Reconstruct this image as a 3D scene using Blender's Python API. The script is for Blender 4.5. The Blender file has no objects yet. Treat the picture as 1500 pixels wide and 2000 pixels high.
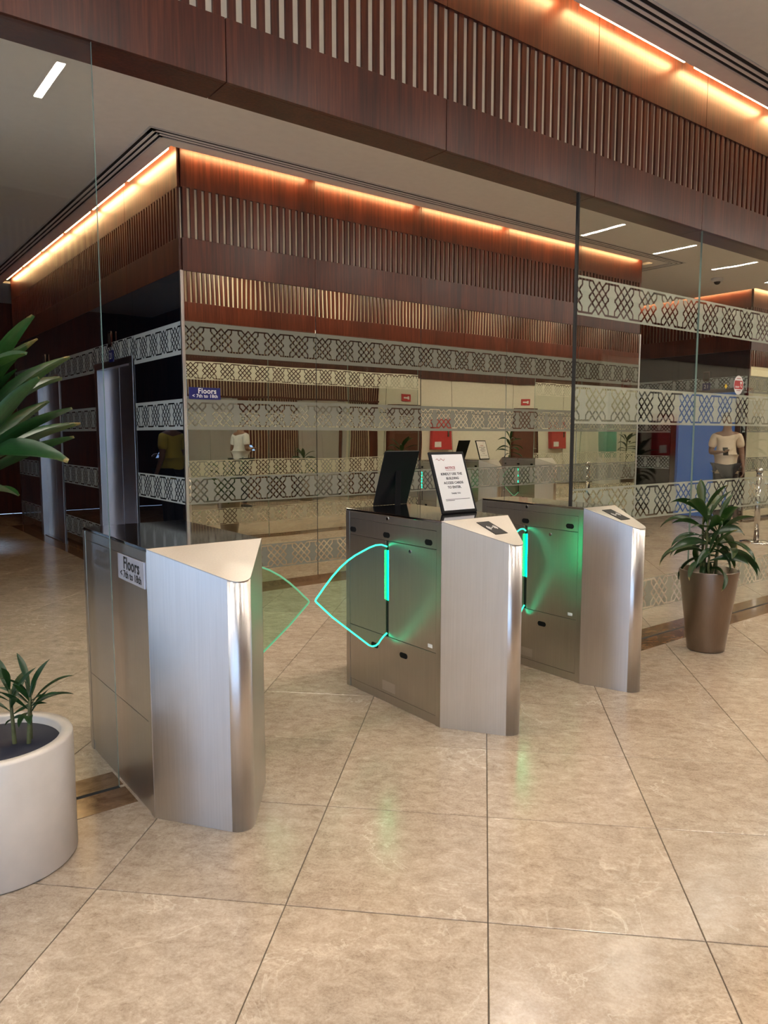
import bpy, bmesh, math, random
from mathutils import Vector, Matrix
R = math.radians
random.seed(7)
sc = bpy.context.scene
COL = sc.collection

# ---------------------------------------------------------------- camera
cam_d = bpy.data.cameras.new('camera')
cam = bpy.data.objects.new('camera', cam_d); COL.objects.link(cam)
cam.location = (0, 0, 1.40)
cam.rotation_euler = (R(90 - 5.914), 0, R(-37.325))
cam_d.sensor_fit = 'VERTICAL'; cam_d.sensor_height = 36.0
cam_d.lens = 36.0 * 1448.0 / 2000.0
cam_d.clip_start = 0.05
sc.camera = cam

# ---------------------------------------------------------------- world, exposure
w = bpy.data.worlds.new('world'); sc.world = w; w.use_nodes = True
w.node_tree.nodes['Background'].inputs[0].default_value = (0.45, 0.64, 1.0, 1)
w.node_tree.nodes['Background'].inputs[1].default_value = 2.7
sc.view_settings.view_transform = 'Standard'
sc.view_settings.look = 'None'
sc.view_settings.exposure = 0.58
sc.view_settings.gamma = 1.0
sc.view_settings.use_curve_mapping = False
cy = sc.cycles
cy.max_bounces = 10; cy.diffuse_bounces = 4; cy.glossy_bounces = 6
cy.transmission_bounces = 6; cy.transparent_max_bounces = 24
cy.sample_clamp_indirect = 6.0
cy.caustics_reflective = False; cy.caustics_refractive = False

def area(name, loc, rot, sx, sy, col, power, spread=180, portal=False):
    d = bpy.data.lights.new(name, 'AREA'); d.shape = 'RECTANGLE'
    d.size = sx; d.size_y = sy; d.color = col; d.energy = power; d.spread = R(spread)
    d.cycles.is_portal = portal
    o = bpy.data.objects.new(name, d); COL.objects.link(o)
    o.location = loc; o.rotation_euler = rot
    return o
YB_ = -2.26
# daylight enters by the window wall at the left end of the entrance hall
area('window_portal', (-4.98, 1.78, 1.5), (0, R(-90), 0), 2.7, 1.9, (1, 1, 1), 1, portal=True)
area('window_portal', (-2.15, YB_ + 0.0, 1.45), (R(90), 0, 0), 5.7, 2.7, (1, 1, 1), 1, portal=True)  # portal for the unseen back-wall windows, added for more daylight
area('window_portal', (-4.98, 4.55, 1.5), (0, R(-90), 0), 2.7, 2.8, (1, 1, 1), 1, portal=True)
LAMP = 225.0       # ceiling bar lamps
COVE = 36.0       # warm cove strips
GREEN = 22.0       # gate lamps

# ---------------------------------------------------------------- node helpers
def new_mat(name):
    m = bpy.data.materials.new(name); m.use_nodes = True
    nt = m.node_tree; nt.nodes.clear()
    out = nt.nodes.new('ShaderNodeOutputMaterial')
    return m, nt, out
class G:
    """tiny node-graph writer"""
    def __init__(s, nt): s.nt = nt
    def n(s, t, **kw):
        nd = s.nt.nodes.new(t)
        for k, v in kw.items(): setattr(nd, k, v)
        return nd
    def link(s, a, b): s.nt.links.new(a, b)
    def put(s, sock, v):
        if isinstance(v, bpy.types.NodeSocket): s.link(v, sock)
        else: sock.default_value = v
    def m(s, op, a, b=None, c=None, clamp=False):
        nd = s.n('ShaderNodeMath', operation=op, use_clamp=clamp)
        s.put(nd.inputs[0], a)
        if b is not None: s.put(nd.inputs[1], b)
        if c is not None: s.put(nd.inputs[2], c)
        return nd.outputs[0]
    def vm(s, op, a, b=None):
        nd = s.n('ShaderNodeVectorMath', operation=op)
        s.put(nd.inputs[0], a)
        if b is not None: s.put(nd.inputs[1], b)
        return nd.outputs[0]
    def noise(s, vec, scale, detail=3, rough=0.5, dist=0.0):
        nd = s.n('ShaderNodeTexNoise'); s.put(nd.inputs['Vector'], vec)
        nd.inputs['Scale'].default_value = scale; nd.inputs['Detail'].default_value = detail
        nd.inputs['Roughness'].default_value = rough; nd.inputs['Distortion'].default_value = dist
        return nd.outputs[0]
    def ramp(s, fac, stops):
        nd = s.n('ShaderNodeValToRGB'); s.put(nd.inputs[0], fac)
        el = nd.color_ramp.elements
        while len(el) < len(stops): el.new(0.5)
        for e, (p, c) in zip(el, stops):
            e.position = p; e.color = (c[0], c[1], c[2], 1)
        return nd.outputs[0]
    def mixc(s, fac, a, b, blend='MIX'):
        nd = s.n('ShaderNodeMix', data_type='RGBA', blend_type=blend)
        s.put(nd.inputs[0], fac); s.put(nd.inputs[6], a); s.put(nd.inputs[7], b)
        return nd.outputs[2]
    def mixs(s, fac, a, b):
        nd = s.n('ShaderNodeMixShader'); s.put(nd.inputs[0], fac); s.put(nd.inputs[1], a); s.put(nd.inputs[2], b)
        return nd.outputs[0]
    def bump(s, h, strength, dist=0.01):
        nd = s.n('ShaderNodeBump'); s.put(nd.inputs['Height'], h)
        nd.inputs['Strength'].default_value = strength; nd.inputs['Distance'].default_value = dist
        return nd.outputs[0]
    def bsdf(s, out, col, rough=0.5, metal=0.0, **kw):
        p = s.n('ShaderNodeBsdfPrincipled')
        s.put(p.inputs['Base Color'], col if isinstance(col, bpy.types.NodeSocket) else (*col[:3], 1))
        s.put(p.inputs['Roughness'], rough); s.put(p.inputs['Metallic'], metal)
        for k, v in kw.items(): s.put(p.inputs[k.replace('_', ' ')], v)
        if out: s.link(p.outputs[0], out.inputs[0])
        return p
    def pos(s): return s.n('ShaderNodeNewGeometry').outputs['Position']
    def obj(s): return s.n('ShaderNodeTexCoord').outputs['Object']
    def uv(s): return s.n('ShaderNodeTexCoord').outputs['UV']
    def rnd(s): return s.n('ShaderNodeObjectInfo').outputs['Random']
    def xyz(s, v):
        nd = s.n('ShaderNodeSeparateXYZ'); s.put(nd.inputs[0], v); return nd.outputs
    def comb(s, x, y, z):
        nd = s.n('ShaderNodeCombineXYZ'); s.put(nd.inputs[0], x); s.put(nd.inputs[1], y); s.put(nd.inputs[2], z)
        return nd.outputs[0]

def plain(name, col, rough=0.5, metal=0.0, grain=0.06, **kw):
    """plain surface with faint procedural mottling"""
    m, nt, out = new_mat(name); g = G(nt)
    n = g.noise(g.obj(), 14, 3)
    c = g.ramp(n, [(0.3, [x * (1 - grain) for x in col]), (0.7, [min(1, x * (1 + grain)) for x in col])])
    g.bsdf(out, c, rough, metal, **kw)
    return m
def emit(name, col, s):
    m, nt, out = new_mat(name); e = nt.nodes.new('ShaderNodeEmission')
    e.inputs[0].default_value = (*col, 1); e.inputs[1].default_value = s
    nt.links.new(e.outputs[0], out.inputs[0]); return m

# ---------------------------------------------------------------- materials
def mat_wood():
    m, nt, out = new_mat('mahogany_veneer'); g = G(nt)
    p = g.pos()
    v = g.vm('MULTIPLY', p, (1, 1, 0.035))
    n1 = g.noise(v, 70, 4, 0.6)
    n2 = g.noise(g.vm('MULTIPLY', p, (1, 1, 0.1)), 6, 3, 0.5, 0.6)
    f = g.m('ADD', g.m('MULTIPLY', n1, 0.65), g.m('MULTIPLY', n2, 0.45))
    c = g.ramp(f, [(0.36, (0.023, 0.0042, 0.0024)), (0.55, (0.066, 0.0125, 0.0062)), (0.75, (0.122, 0.029, 0.013))])
    g.bsdf(out, c, 0.34, 0, Normal=g.bump(n1, 0.14, 0.004), Specular_IOR_Level=0.34)
    return m
def mat_marble():
    m, nt, out = new_mat('beige_marble'); g = G(nt)
    off = g.m('MULTIPLY', g.rnd(), 83.0)
    o = g.vm('ADD', g.obj(), g.comb(off, off, off))
    big = g.noise(o, 2.2, 3, 0.55)
    med = g.noise(g.vm('MULTIPLY', o, (1.0, 1.5, 1)), 15, 7, 0.76, 0.5)
    fine = g.noise(o, 120, 4, 0.8)
    f = g.m('ADD', g.m('ADD', g.m('MULTIPLY', med, 0.52), g.m('MULTIPLY', fine, 0.36)), g.m('MULTIPLY', big, 0.16))
    c = g.ramp(f, [(0.36, (0.235, 0.165, 0.112)), (0.5, (0.385, 0.295, 0.216)), (0.64, (0.53, 0.425, 0.325))])
    vein = g.noise(o, 2.6, 5, 0.6, 1.4)
    vl = g.m('SUBTRACT', 1.0, g.m('MULTIPLY', g.m('ABSOLUTE', g.m('SUBTRACT', vein, 0.5)), 75.0), clamp=True)
    vm_ = g.m('MULTIPLY', vl, g.m('MULTIPLY', g.m('SUBTRACT', big, 0.5), 5.0, clamp=True))
    c = g.mixc(g.m('MULTIPLY', vm_, 0.6), c, (0.78, 0.68, 0.55, 1))
    pit = g.m('GREATER_THAN', g.noise(o, 46, 2, 0.6), 0.72)
    c = g.mixc(g.m('MULTIPLY', pit, 0.35), c, (0.20, 0.13, 0.08, 1))
    hs = g.n('ShaderNodeHueSaturation'); g.put(hs.inputs['Value'], g.m('ADD', g.m('MULTIPLY', g.rnd(), 0.12), 0.94)); g.put(hs.inputs['Color'], c)
    g.bsdf(out, hs.outputs[0], g.m('ADD', g.m('MULTIPLY', fine, 0.10), 0.15), 0, IOR=1.5)
    return m
def mat_strip():
    m, nt, out = new_mat('brown_marble_border'); g = G(nt)
    f = g.noise(g.vm('MULTIPLY', g.pos(), (1, 1.6, 1)), 11, 6, 0.7, 0.6)
    c = g.ramp(f, [(0.35, (0.115, 0.062, 0.030)), (0.65, (0.23, 0.135, 0.07))])
    g.bsdf(out, c, 0.12)
    return m
def mat_brushed(name, col, r0, r1, aniso=0.7):
    m, nt, out = new_mat(name); g = G(nt)
    p = g.obj()
    st = g.noise(g.vm('MULTIPLY', p, (1, 1, 0.02)), 160, 3, 0.6)
    sm = g.noise(g.vm('MULTIPLY', p, (1, 1, 0.35)), 5, 4, 0.6, 0.8)
    c = g.ramp(g.m('ADD', g.m('MULTIPLY', st, 0.5), g.m('MULTIPLY', sm, 0.5)),
               [(0.3, [x * 0.86 for x in col]), (0.7, col)])
    r = g.m('ADD', g.m('MULTIPLY', sm, r1 - r0), r0)
    tn = g.n('ShaderNodeTangent', direction_type='RADIAL', axis='Z').outputs[0]
    g.bsdf(out, c, r, 1.0, Anisotropic=aniso, Anisotropic_Rotation=0.25, Tangent=tn)
    return m
def mat_glass(name, tint, refl=1.0):
    m, nt, out = new_mat(name); g = G(nt)
    geo = g.n('ShaderNodeNewGeometry')
    dt = g.n('ShaderNodeVectorMath', operation='DOT_PRODUCT')
    g.link(geo.outputs['Normal'], dt.inputs[0]); g.link(geo.outputs['Incoming'], dt.inputs[1])
    k = g.m('SUBTRACT', 1.0, g.m('ABSOLUTE', dt.outputs['Value']), clamp=True)
    fr = g.m('ADD', g.m('MULTIPLY', g.m('POWER', k, 5.0), 0.9), 0.045 * refl, clamp=True)
    tr = g.n('ShaderNodeBsdfTransparent'); tr.inputs[0].default_value = (*tint, 1)
    gl = g.n('ShaderNodeBsdfGlossy'); gl.inputs['Roughness'].default_value = 0.0
    wv = g.noise(g.pos(), 1.6, 1)
    g.link(g.bump(wv, 0.25, 0.006), gl.inputs['Normal'])
    g.link(g.mixs(fr, tr.outputs[0], gl.outputs[0]), out.inputs[0])
    return m
def mat_mirror():
    m, nt, out = new_mat('tinted_mirror_glass'); g = G(nt)
    p = g.pos()
    wv = g.noise(g.vm('MULTIPLY', p, (1.0, 1.0, 0.55)), 1.5, 1)
    g.bsdf(out, (0.74, 0.72, 0.60), 0.004, 1.0, Normal=g.bump(wv, 0.22, 0.010))
    return m
def mat_blackglass():
    m, nt, out = new_mat('black_back_painted_glass'); g = G(nt)
    wv = g.noise(g.pos(), 1.4, 1)
    g.bsdf(out, (0.004, 0.005, 0.008), 0.005, 0, IOR=2.1, Normal=g.bump(wv, 0.15, 0.006))
    return m
S_ = 0.0323     # lattice unit of the frosted pattern
def mat_film(name, col, opaque, through):
    """frosted vinyl with a cut-out interlace lattice; UV is in metres, v=0 at band centre"""
    m, nt, out = new_mat(name); g = G(nt)
    u, v, _ = g.xyz(g.uv())
    x = g.m('SUBTRACT', g.m('FLOORED_MODULO', g.m('ADD', g.m('DIVIDE', u, S_), 4.0), 8.0), 4.0)
    y = g.m('DIVIDE', v, S_)
    ax = g.m('ABSOLUTE', x); ay = g.m('ABSOLUTE', y)
    def dodd(t):
        t = g.m('ABSOLUTE', t)
        return g.m('MULTIPLY', g.m('MINIMUM', g.m('ABSOLUTE', g.m('SUBTRACT', t, 1.0)), g.m('ABSOLUTE', g.m('SUBTRACT', t, 3.0))), 0.7071)
    W = 0.19
    diag = g.m('LESS_THAN', g.m('MINIMUM', dodd(g.m('SUBTRACT', y, x)), dodd(g.m('ADD', y, x))), W)
    box = g.m('MULTIPLY', g.m('LESS_THAN', ax, 3.12), g.m('LESS_THAN', ay, 3.12))
    diag = g.m('MULTIPLY', diag, box)
    bar = g.m('MULTIPLY', g.m('LESS_THAN', g.m('ABSOLUTE', g.m('SUBTRACT', ay, 3.0)), W), g.m('GREATER_THAN', ax, 1.9))
    stub = g.m('MULTIPLY', g.m('LESS_THAN', g.m('ABSOLUTE', g.m('SUBTRACT', ax, 3.0)), W),
               g.m('MULTIPLY', g.m('GREATER_THAN', ay, 1.95), g.m('LESS_THAN', ay, 3.1)))
    mask = g.m('MAXIMUM', diag, g.m('MAXIMUM', bar, stub))
    d = g.n('ShaderNodeBsdfDiffuse'); d.inputs[0].default_value = (*col, 1)
    t = g.n('ShaderNodeBsdfTranslucent'); t.inputs[0].default_value = (*col, 1)
    film = g.mixs(through, d.outputs[0], t.outputs[0])
    tr = g.n('ShaderNodeBsdfTransparent')
    fac = g.m('MULTIPLY', g.m('SUBTRACT', 1.0, mask), opaque)
    g.link(g.mixs(fac, tr.outputs[0], film), out.inputs[0])
    return m
def mat_leaf(name, base, tip):
    m, nt, out = new_mat(name); g = G(nt)
    u, v, _ = g.xyz(g.uv())
    n = g.noise(g.obj(), 22, 3)
    stripe = g.noise(g.comb(g.m('MULTIPLY', u, 26.0), g.m('MULTIPLY', v, 1.2), g.m('MULTIPLY', g.rnd(), 9.0)), 1.0, 2)
    c = g.ramp(g.m('ADD', g.m('MULTIPLY', n, 0.4), g.m('MULTIPLY', stripe, 0.6)),
               [(0.3, [x * 0.6 for x in base]), (0.7, [x * 1.5 for x in base])])
    edge = g.m('ABSOLUTE', g.m('SUBTRACT', u, 0.5))
    lim = g.m('ADD', g.m('SUBTRACT', 1.02, g.m('MULTIPLY', g.m('POWER', g.rnd(), 2.5), 0.13)), g.m('MULTIPLY', g.m('SUBTRACT', n, 0.5), 0.25))
    f = g.m('MULTIPLY', g.m('SUBTRACT', g.m('ADD', v, g.m('MULTIPLY', edge, 0.06)), lim), 14.0, clamp=True)
    c = g.mixc(f, c, (*tip, 1))
    p = g.bsdf(None, c, 0.33)
    t = g.n('ShaderNodeBsdfTranslucent'); g.put(t.inputs[0], g.mixc(0.5, c, (0.05, 0.13, 0.012, 1)))
    g.link(g.mixs(0.18, p.outputs[0], t.outputs[0]), out.inputs[0])
    return m
M = {}
M['wood'] = mat_wood()
M['cream'] = plain('cream_backing_board', (0.62, 0.53, 0.39), 0.7)
M['ceiling'] = plain('matt_ceiling_paint', (0.90, 0.87, 0.82), 0.9, grain=0.02)
M['white_wall'] = plain('white_wall_panel', (0.72, 0.69, 0.58), 0.55, grain=0.03)
M['dark_wall'] = plain('dark_grey_brown_wall', (0.20, 0.175, 0.165), 0.45)
M['marble'] = mat_marble(); M['strip'] = mat_strip()
M['grout'] = plain('grey_grout', (0.10, 0.075, 0.05), 0.9)
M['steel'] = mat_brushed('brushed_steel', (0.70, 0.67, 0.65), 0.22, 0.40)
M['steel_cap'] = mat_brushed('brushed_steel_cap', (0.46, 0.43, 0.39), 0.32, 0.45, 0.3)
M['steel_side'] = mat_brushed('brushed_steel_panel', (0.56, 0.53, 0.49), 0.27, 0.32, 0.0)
M['polished'] = mat_brushed('polished_steel', (0.55, 0.52, 0.50), 0.04, 0.10, 0.0)
M['lift_steel'] = mat_brushed('satin_lift_steel', (0.58, 0.57, 0.60), 0.25, 0.4)
M['glass'] = mat_glass('clear_partition_glass', (0.93, 0.955, 0.94))
M['glass_edge'] = plain('pale_green_glass_edge', (0.22, 0.30, 0.26), 0.08)
M['wing'] = mat_glass('clear_wing_glass', (0.80, 0.96, 0.86), 1.0)
M['mirror'] = mat_mirror(); M['blackglass'] = mat_blackglass()
M['film'] = mat_film('frosted_film_on_glass', (0.60, 0.585, 0.49), 0.93, 0.35)
M['film_m'] = mat_film('frosted_film_on_mirror', (0.20, 0.20, 0.165), 0.93, 0.0)
M['film_b'] = mat_film('frosted_film_on_black_glass', (0.42, 0.47, 0.47), 0.95, 0.0)
M['black'] = plain('matt_black_plastic', (0.006, 0.006, 0.007), 0.5, Specular_IOR_Level=0.15)
M['slot'] = plain('dark_slot', (0.010, 0.009, 0.008), 0.8)
M['white'] = plain('white_paint', (0.75, 0.74, 0.72), 0.4)
M['paper'] = plain('white_paper', (0.82, 0.80, 0.78), 0.8, grain=0.01)
M['ink'] = plain('black_ink', (0.015, 0.013, 0.012), 0.7)
M['redink'] = plain('red_ink', (0.35, 0.02, 0.02), 0.7)
M['navy'] = plain('navy_blue_plate', (0.012, 0.014, 0.12), 0.35)
M['silver_plate'] = plain('silver_sign_plate', (0.62, 0.62, 0.70), 0.35, 0.5)
M['red'] = plain('red_plate', (0.42, 0.03, 0.03), 0.5)
M['yellow'] = plain('yellow_print', (0.7, 0.5, 0.03), 0.6)
M['pot_white'] = plain('white_glazed_pot', (0.64, 0.565, 0.49), 0.30, grain=0.04)
M['pot_bronze'] = mat_brushed('bronze_metallic_pot', (0.27, 0.215, 0.175), 0.32, 0.42, 0.3)
M['soil'] = plain('dark_soil', (0.02, 0.014, 0.01), 0.95, grain=0.5)
M['liner'] = plain('blue_black_pot_liner', (0.010, 0.012, 0.028), 0.5)
M['leaf'] = mat_leaf('dark_green_leaf', (0.011, 0.040, 0.010), (0.30, 0.22, 0.06))
M['leaf2'] = mat_leaf('bright_green_leaf', (0.014, 0.055, 0.013), (0.38, 0.26, 0.09))
M['cane'] = plain('green_brown_cane', (0.10, 0.10, 0.035), 0.7, grain=0.5)
M['brown_door'] = plain('brown_door_veneer', (0.10, 0.032, 0.018), 0.4)
M['skin'] = plain('skin', (0.20, 0.105, 0.065), 0.55)
M['hair'] = plain('black_hair', (0.012, 0.010, 0.009), 0.6)
M['shirt_beige'] = plain('beige_tshirt_cloth', (0.60, 0.47, 0.34), 0.9)
M['shirt_yellow'] = plain('yellow_shirt_cloth', (0.52, 0.42, 0.06), 0.9)
M['shirt_white'] = plain('white_shirt_cloth', (0.75, 0.75, 0.72), 0.9)
M['trousers'] = plain('dark_trousers_cloth', (0.015, 0.015, 0.018), 0.9)
M['shoe'] = plain('dark_shoe_leather', (0.01, 0.009, 0.008), 0.4)
M['teal'] = plain('teal_green_glaze', (0.10, 0.33, 0.24), 0.35)
M['lamp'] = emit('white_lamp_diffuser', (1.0, 0.92, 0.80), LAMP)
M['fill_lamp'] = emit('added_fill_lamp_lift_hall', (1.0, 0.90, 0.76), LAMP * 0.85 * 0.028 / 0.30)  # diffuser of unseen lamps added to brighten the lift hall
M['cove'] = emit('warm_cove_lamp', (1.0, 0.60, 0.26), COVE)
M['green'] = emit('green_gate_lamp', (0.0, 1.0, 0.36), GREEN)
M['edge_bright'] = emit('lit_acrylic_edge', (0.05, 1.0, 0.50), 1.6)
M['edge_reflect_glow'] = emit('acrylic_edge_reflection_glow', (0.22, 0.62, 0.34), 0.55)  # glow stands in for light these wing edges only reflect
M['phone'] = emit('phone_screen', (0.35, 0.55, 1.0), 1.2)
M['blue_leaf_glow'] = emit('blue_glow_door_leaf', (0.10, 0.28, 0.75), 0.16)  # door leaves glow by themselves to imitate blue light on the lift

# ---------------------------------------------------------------- mesh helpers
def link(o, parent=None):
    COL.objects.link(o)
    if parent: o.parent = parent
    return o
def mesh_obj(name, verts, faces, mat, parent=None, smooth=False, loc=(0, 0, 0), uvs=None):
    me = bpy.data.meshes.new(name); me.from_pydata(verts, [], faces); me.update()
    if uvs:
        l = me.uv_layers.new(name='UVMap')
        for i, lo in enumerate(me.loops): l.data[i].uv = uvs[lo.vertex_index]
    if smooth:
        for p in me.polygons: p.use_smooth = True
    me.materials.append(M[mat] if isinstance(mat, str) else mat)
    o = bpy.data.objects.new(name, me); o.location = loc
    return link(o, parent)
def bm_obj(name, bm, mat, parent=None, loc=(0, 0, 0), smooth=False):
    bmesh.ops.recalc_face_normals(bm, faces=bm.faces)
    me = bpy.data.meshes.new(name); bm.to_mesh(me); bm.free()
    if smooth:
        for p in me.polygons: p.use_smooth = True
    for mm in (mat if isinstance(mat, (list, tuple)) else [mat]):
        me.materials.append(M[mm] if isinstance(mm, str) else mm)
    o = bpy.data.objects.new(name, me); o.location = loc
    return link(o, parent)
def add_box(bm, x0, x1, y0, y1, z0, z1, bevel=0.0, mi=0):
    vs = [bm.verts.new(c) for c in ((x0,y0,z0),(x1,y0,z0),(x1,y1,z0),(x0,y1,z0),(x0,y0,z1),(x1,y0,z1),(x1,y1,z1),(x0,y1,z1))]
    fs = [bm.faces.new([vs[i] for i in f]) for f in ((3,2,1,0),(4,5,6,7),(0,1,5,4),(1,2,6,5),(2,3,7,6),(3,0,4,7))]
    for f in fs: f.material_index = mi
    if bevel > 0:
        es = list({e for f in fs for e in f.edges})
        bmesh.ops.bevel(bm, geom=es, offset=bevel, segments=2, affect='EDGES', profile=0.5)
def box(name, x0, x1, y0, y1, z0, z1, mat, parent=None, bevel=0.0):
    """box object with its origin at its base centre (local to parent)"""
    cx, cy_ = (x0 + x1) / 2, (y0 + y1) / 2
    bm = bmesh.new(); add_box(bm, x0 - cx, x1 - cx, y0 - cy_, y1 - cy_, 0, z1 - z0, bevel)
    return bm_obj(name, bm, mat, parent, (cx, cy_, z0))
def boxes(name, lst, mat, parent=None, bevel=0.0):
    bm = bmesh.new()
    for b in lst: add_box(bm, *b, bevel)
    return bm_obj(name, bm, mat, parent)
def inst(src, loc, parent=None, rot=None):
    o = src.copy(); COL.objects.link(o); o.location = loc; o.parent = parent
    if rot: o.rotation_euler = rot
    return o
def empty(name, loc=(0, 0, 0), rz=0.0):
    o = bpy.data.objects.new(name, None); COL.objects.link(o); o.location = loc; o.rotation_euler = (0, 0, rz)
    o.empty_display_size = 0.1
    return o
def tag(o, label, cat, group=None):
    o['label'] = label; o['category'] = cat
    if group: o['group'] = group
    return o
def struct(o, label=None):
    o['kind'] = 'structure'
    if label: o['label'] = label
    return o
def prism(bm, pts, z0, z1, top=None, mi=0):
    """vertical prism over plan outline pts; top may be a function (x, y)->z"""
    n = len(pts)
    lo = [bm.verts.new((p[0], p[1], z0)) for p in pts]
    hi = [bm.verts.new((p[0], p[1], top(*p) if top else z1)) for p in pts]
    fs = [bm.faces.new(lo[::-1]), bm.faces.new(hi)]
    for i in range(n): fs.append(bm.faces.new((lo[i], lo[(i+1) % n], hi[(i+1) % n], hi[i])))
    for f in fs: f.material_index = mi
    return fs
def lathe(name, prof, mat, parent=None, loc=(0, 0, 0), seg=48, smooth=True):
    bm = bmesh.new(); rings = []
    for r, z in prof:
        rings.append([bm.verts.new((r * math.cos(2*math.pi*i/seg), r * math.sin(2*math.pi*i/seg), z)) for i in range(seg)])
    for a, b in zip(rings, rings[1:]):
        for i in range(seg): bm.faces.new((a[i], a[(i+1) % seg], b[(i+1) % seg], b[i]))
    if prof[0][0] > 0.001: bm.faces.new(rings[0][::-1])
    if prof[-1][0] > 0.001: bm.faces.new(rings[-1])
    o = bm_obj(name, bm, mat, parent, loc, smooth)
    return o
def tube(name, pts, rad, mat, parent=None, seg=8, loc=(0, 0, 0), cyclic=False):
    bm = bmesh.new(); rings = []; n = len(pts)
    P = [Vector(p) for p in pts]
    up = None
    for i, p in enumerate(P):
        a = P[i-1] if (i > 0 or cyclic) else P[i]; b = P[(i+1) % n] if (i < n-1 or cyclic) else P[i]
        t = (b - a).normalized()
        if up is None: up = Vector((0, 0, 1)) if abs(t.z) < 0.9 else Vector((1, 0, 0))
        s = t.cross(up).normalized(); up2 = s.cross(t).normalized(); up = up2
        r = rad[i] if isinstance(rad, (list, tuple)) else rad
        rings.append([bm.verts.new(p + (s * math.cos(2*math.pi*k/seg) + up2 * math.sin(2*math.pi*k/seg)) * r) for k in range(seg)])
    pr = list(zip(rings, rings[1:])) + ([(rings[-1], rings[0])] if cyclic else [])
    for a, b in pr:
        for k in range(seg): bm.faces.new((a[k], a[(k+1) % seg], b[(k+1) % seg], b[k]))
    if not cyclic: bm.faces.new(rings[0][::-1]); bm.faces.new(rings[-1])
    return bm_obj(name, bm, mat, parent, loc, True)
def text(name, body, size, mat, parent, loc, rot, align='CENTER', weight=0.0, sx=1.0):
    cu = bpy.data.curves.new(name, 'FONT'); cu.body = body; cu.size = size
    cu.align_x = align; cu.align_y = 'CENTER'; cu.extrude = 0.0004; cu.offset = weight
    cu.resolution_u = 3; cu.space_character = 1.06
    tmp = bpy.data.objects.new(name, cu); COL.objects.link(tmp)
    dg = bpy.context.evaluated_depsgraph_get()
    me = bpy.data.meshes.new_from_object(tmp.evaluated_get(dg))
    bpy.data.objects.remove(tmp); bpy.data.curves.remove(cu)
    me.name = name; me.materials.clear(); me.materials.append(M[mat])
    o = bpy.data.objects.new(name, me); o.location = loc; o.rotation_euler = rot; o.scale = (sx, 1, 1)
    return link(o, parent)

# ---------------------------------------------------------------- layout constants (metres; X along the glass screen, Y into the lift hall)
GY = 2.90                 # glass screen
HF, HB = 2.885, 3.07      # header beam front / back
HZ = 2.813                # underside of header
CX0, CX1, CY0, CY1 = 2.49, 9.0, 6.05, 12.6   # lift core
RCX, LCX = 12.0, -0.51    # faces of the neighbouring cores
CF, CI = 3.755, 3.70      # ceilings: entrance hall / lift hall
XL, XR, YB, YE = -5.0, 22.0, -2.2, 14.6

# ---------------------------------------------------------------- floor: marble laid on the diagonal
floor = struct(box('floor', XL, XR, YB - 0.1, YE, -0.12, -0.004, 'grout'))
PIT = 0.601; U0, V0 = 0.0295, 2.0300; C45 = math.sqrt(0.5)
fw = Vector((math.sin(R(37.325)) * math.cos(R(5.914)), math.cos(R(37.325)) * math.cos(R(5.914)), -math.sin(R(5.914))))
rt = Vector((math.cos(R(37.325)), -math.sin(R(37.325)), 0)); upv = rt.cross(fw)
def to_px(p):
    d = Vector(p) - Vector((0, 0, 1.4)); z = d.dot(fw)
    if z < 0.15: return None
    return 750 + 1448 * d.dot(rt) / z, 1000 - 1448 * d.dot(upv) / z, z
def tile_bm():
    bm = bmesh.new(); h = PIT / 2 - 0.0017; c = 0.0016
    lo = [bm.verts.new(v) for v in ((-h, -h, -0.012), (h, -h, -0.012), (h, h, -0.012), (-h, h, -0.012))]
    mi = [bm.verts.new((x.co.x, x.co.y, -c * 0.7)) for x in lo]
    hi = [bm.verts.new((math.copysign(h - c, x.co.x), math.copysign(h - c, x.co.y), 0)) for x in lo]
    bm.faces.new(hi)
    for a, b in ((lo, mi), (mi, hi)):
        for i in range(4): bm.faces.new((a[i], a[(i+1) % 4], b[(i+1) % 4], b[i]))
    return bm
def solid(x, y):   # ground covered by the cores
    m = 0.45
    return (CX0 + m < x < CX1 - m and y > CY0 + m) or (x > RCX + m and y > CY0 + m) or (x < LCX - m and y > CY0 + m)
seen, rest = [], []
for i in range(-60, 61):
    for j in range(-60, 61):
        u = U0 + (i + 0.5) * PIT; v = V0 + (j + 0.5) * PIT
        x = (u + v) * C45; y = (v - u) * C45
        if not (XL + 0.3 < x < XR - 0.3 and YB + 0.3 < y < YE - 0.4) or solid(x, y): continue
        q = to_px((x, y, 0))
        if q and -260 < q[0] < 1760 and q[1] < 2330 and q[2] < 14: seen.append((q[2], x, y))
        else: rest.append((x, y))
seen.sort()
rest += [(x, y) for _, x, y in seen[290:]]
proto = None
for d, x, y in seen[:290]:
    if proto is None:
        proto = bm_obj('tile', tile_bm(), 'marble', floor); t = proto
    else:
        t = proto.copy(); COL.objects.link(t); t.parent = floor
    t.location = (x - floor.location.x, y - floor.location.y, -floor.location.z)
    t.rotation_euler = (0, 0, R(-45) + random.choice((0, R(180))))
bm = bmesh.new()
for x, y in rest:
    h = (PIT / 2 - 0.0013) * math.sqrt(2)
    bm.faces.new([bm.verts.new((x + a, y + b, -0.0005)) for a, b in ((h, 0), (0, h), (-h, 0), (0, -h))])
o = bm_obj('tile_field', bm, 'marble', floor); o['kind'] = 'stuff'
o.location = (-floor.location.x, -floor.location.y, -floor.location.z)
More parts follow.
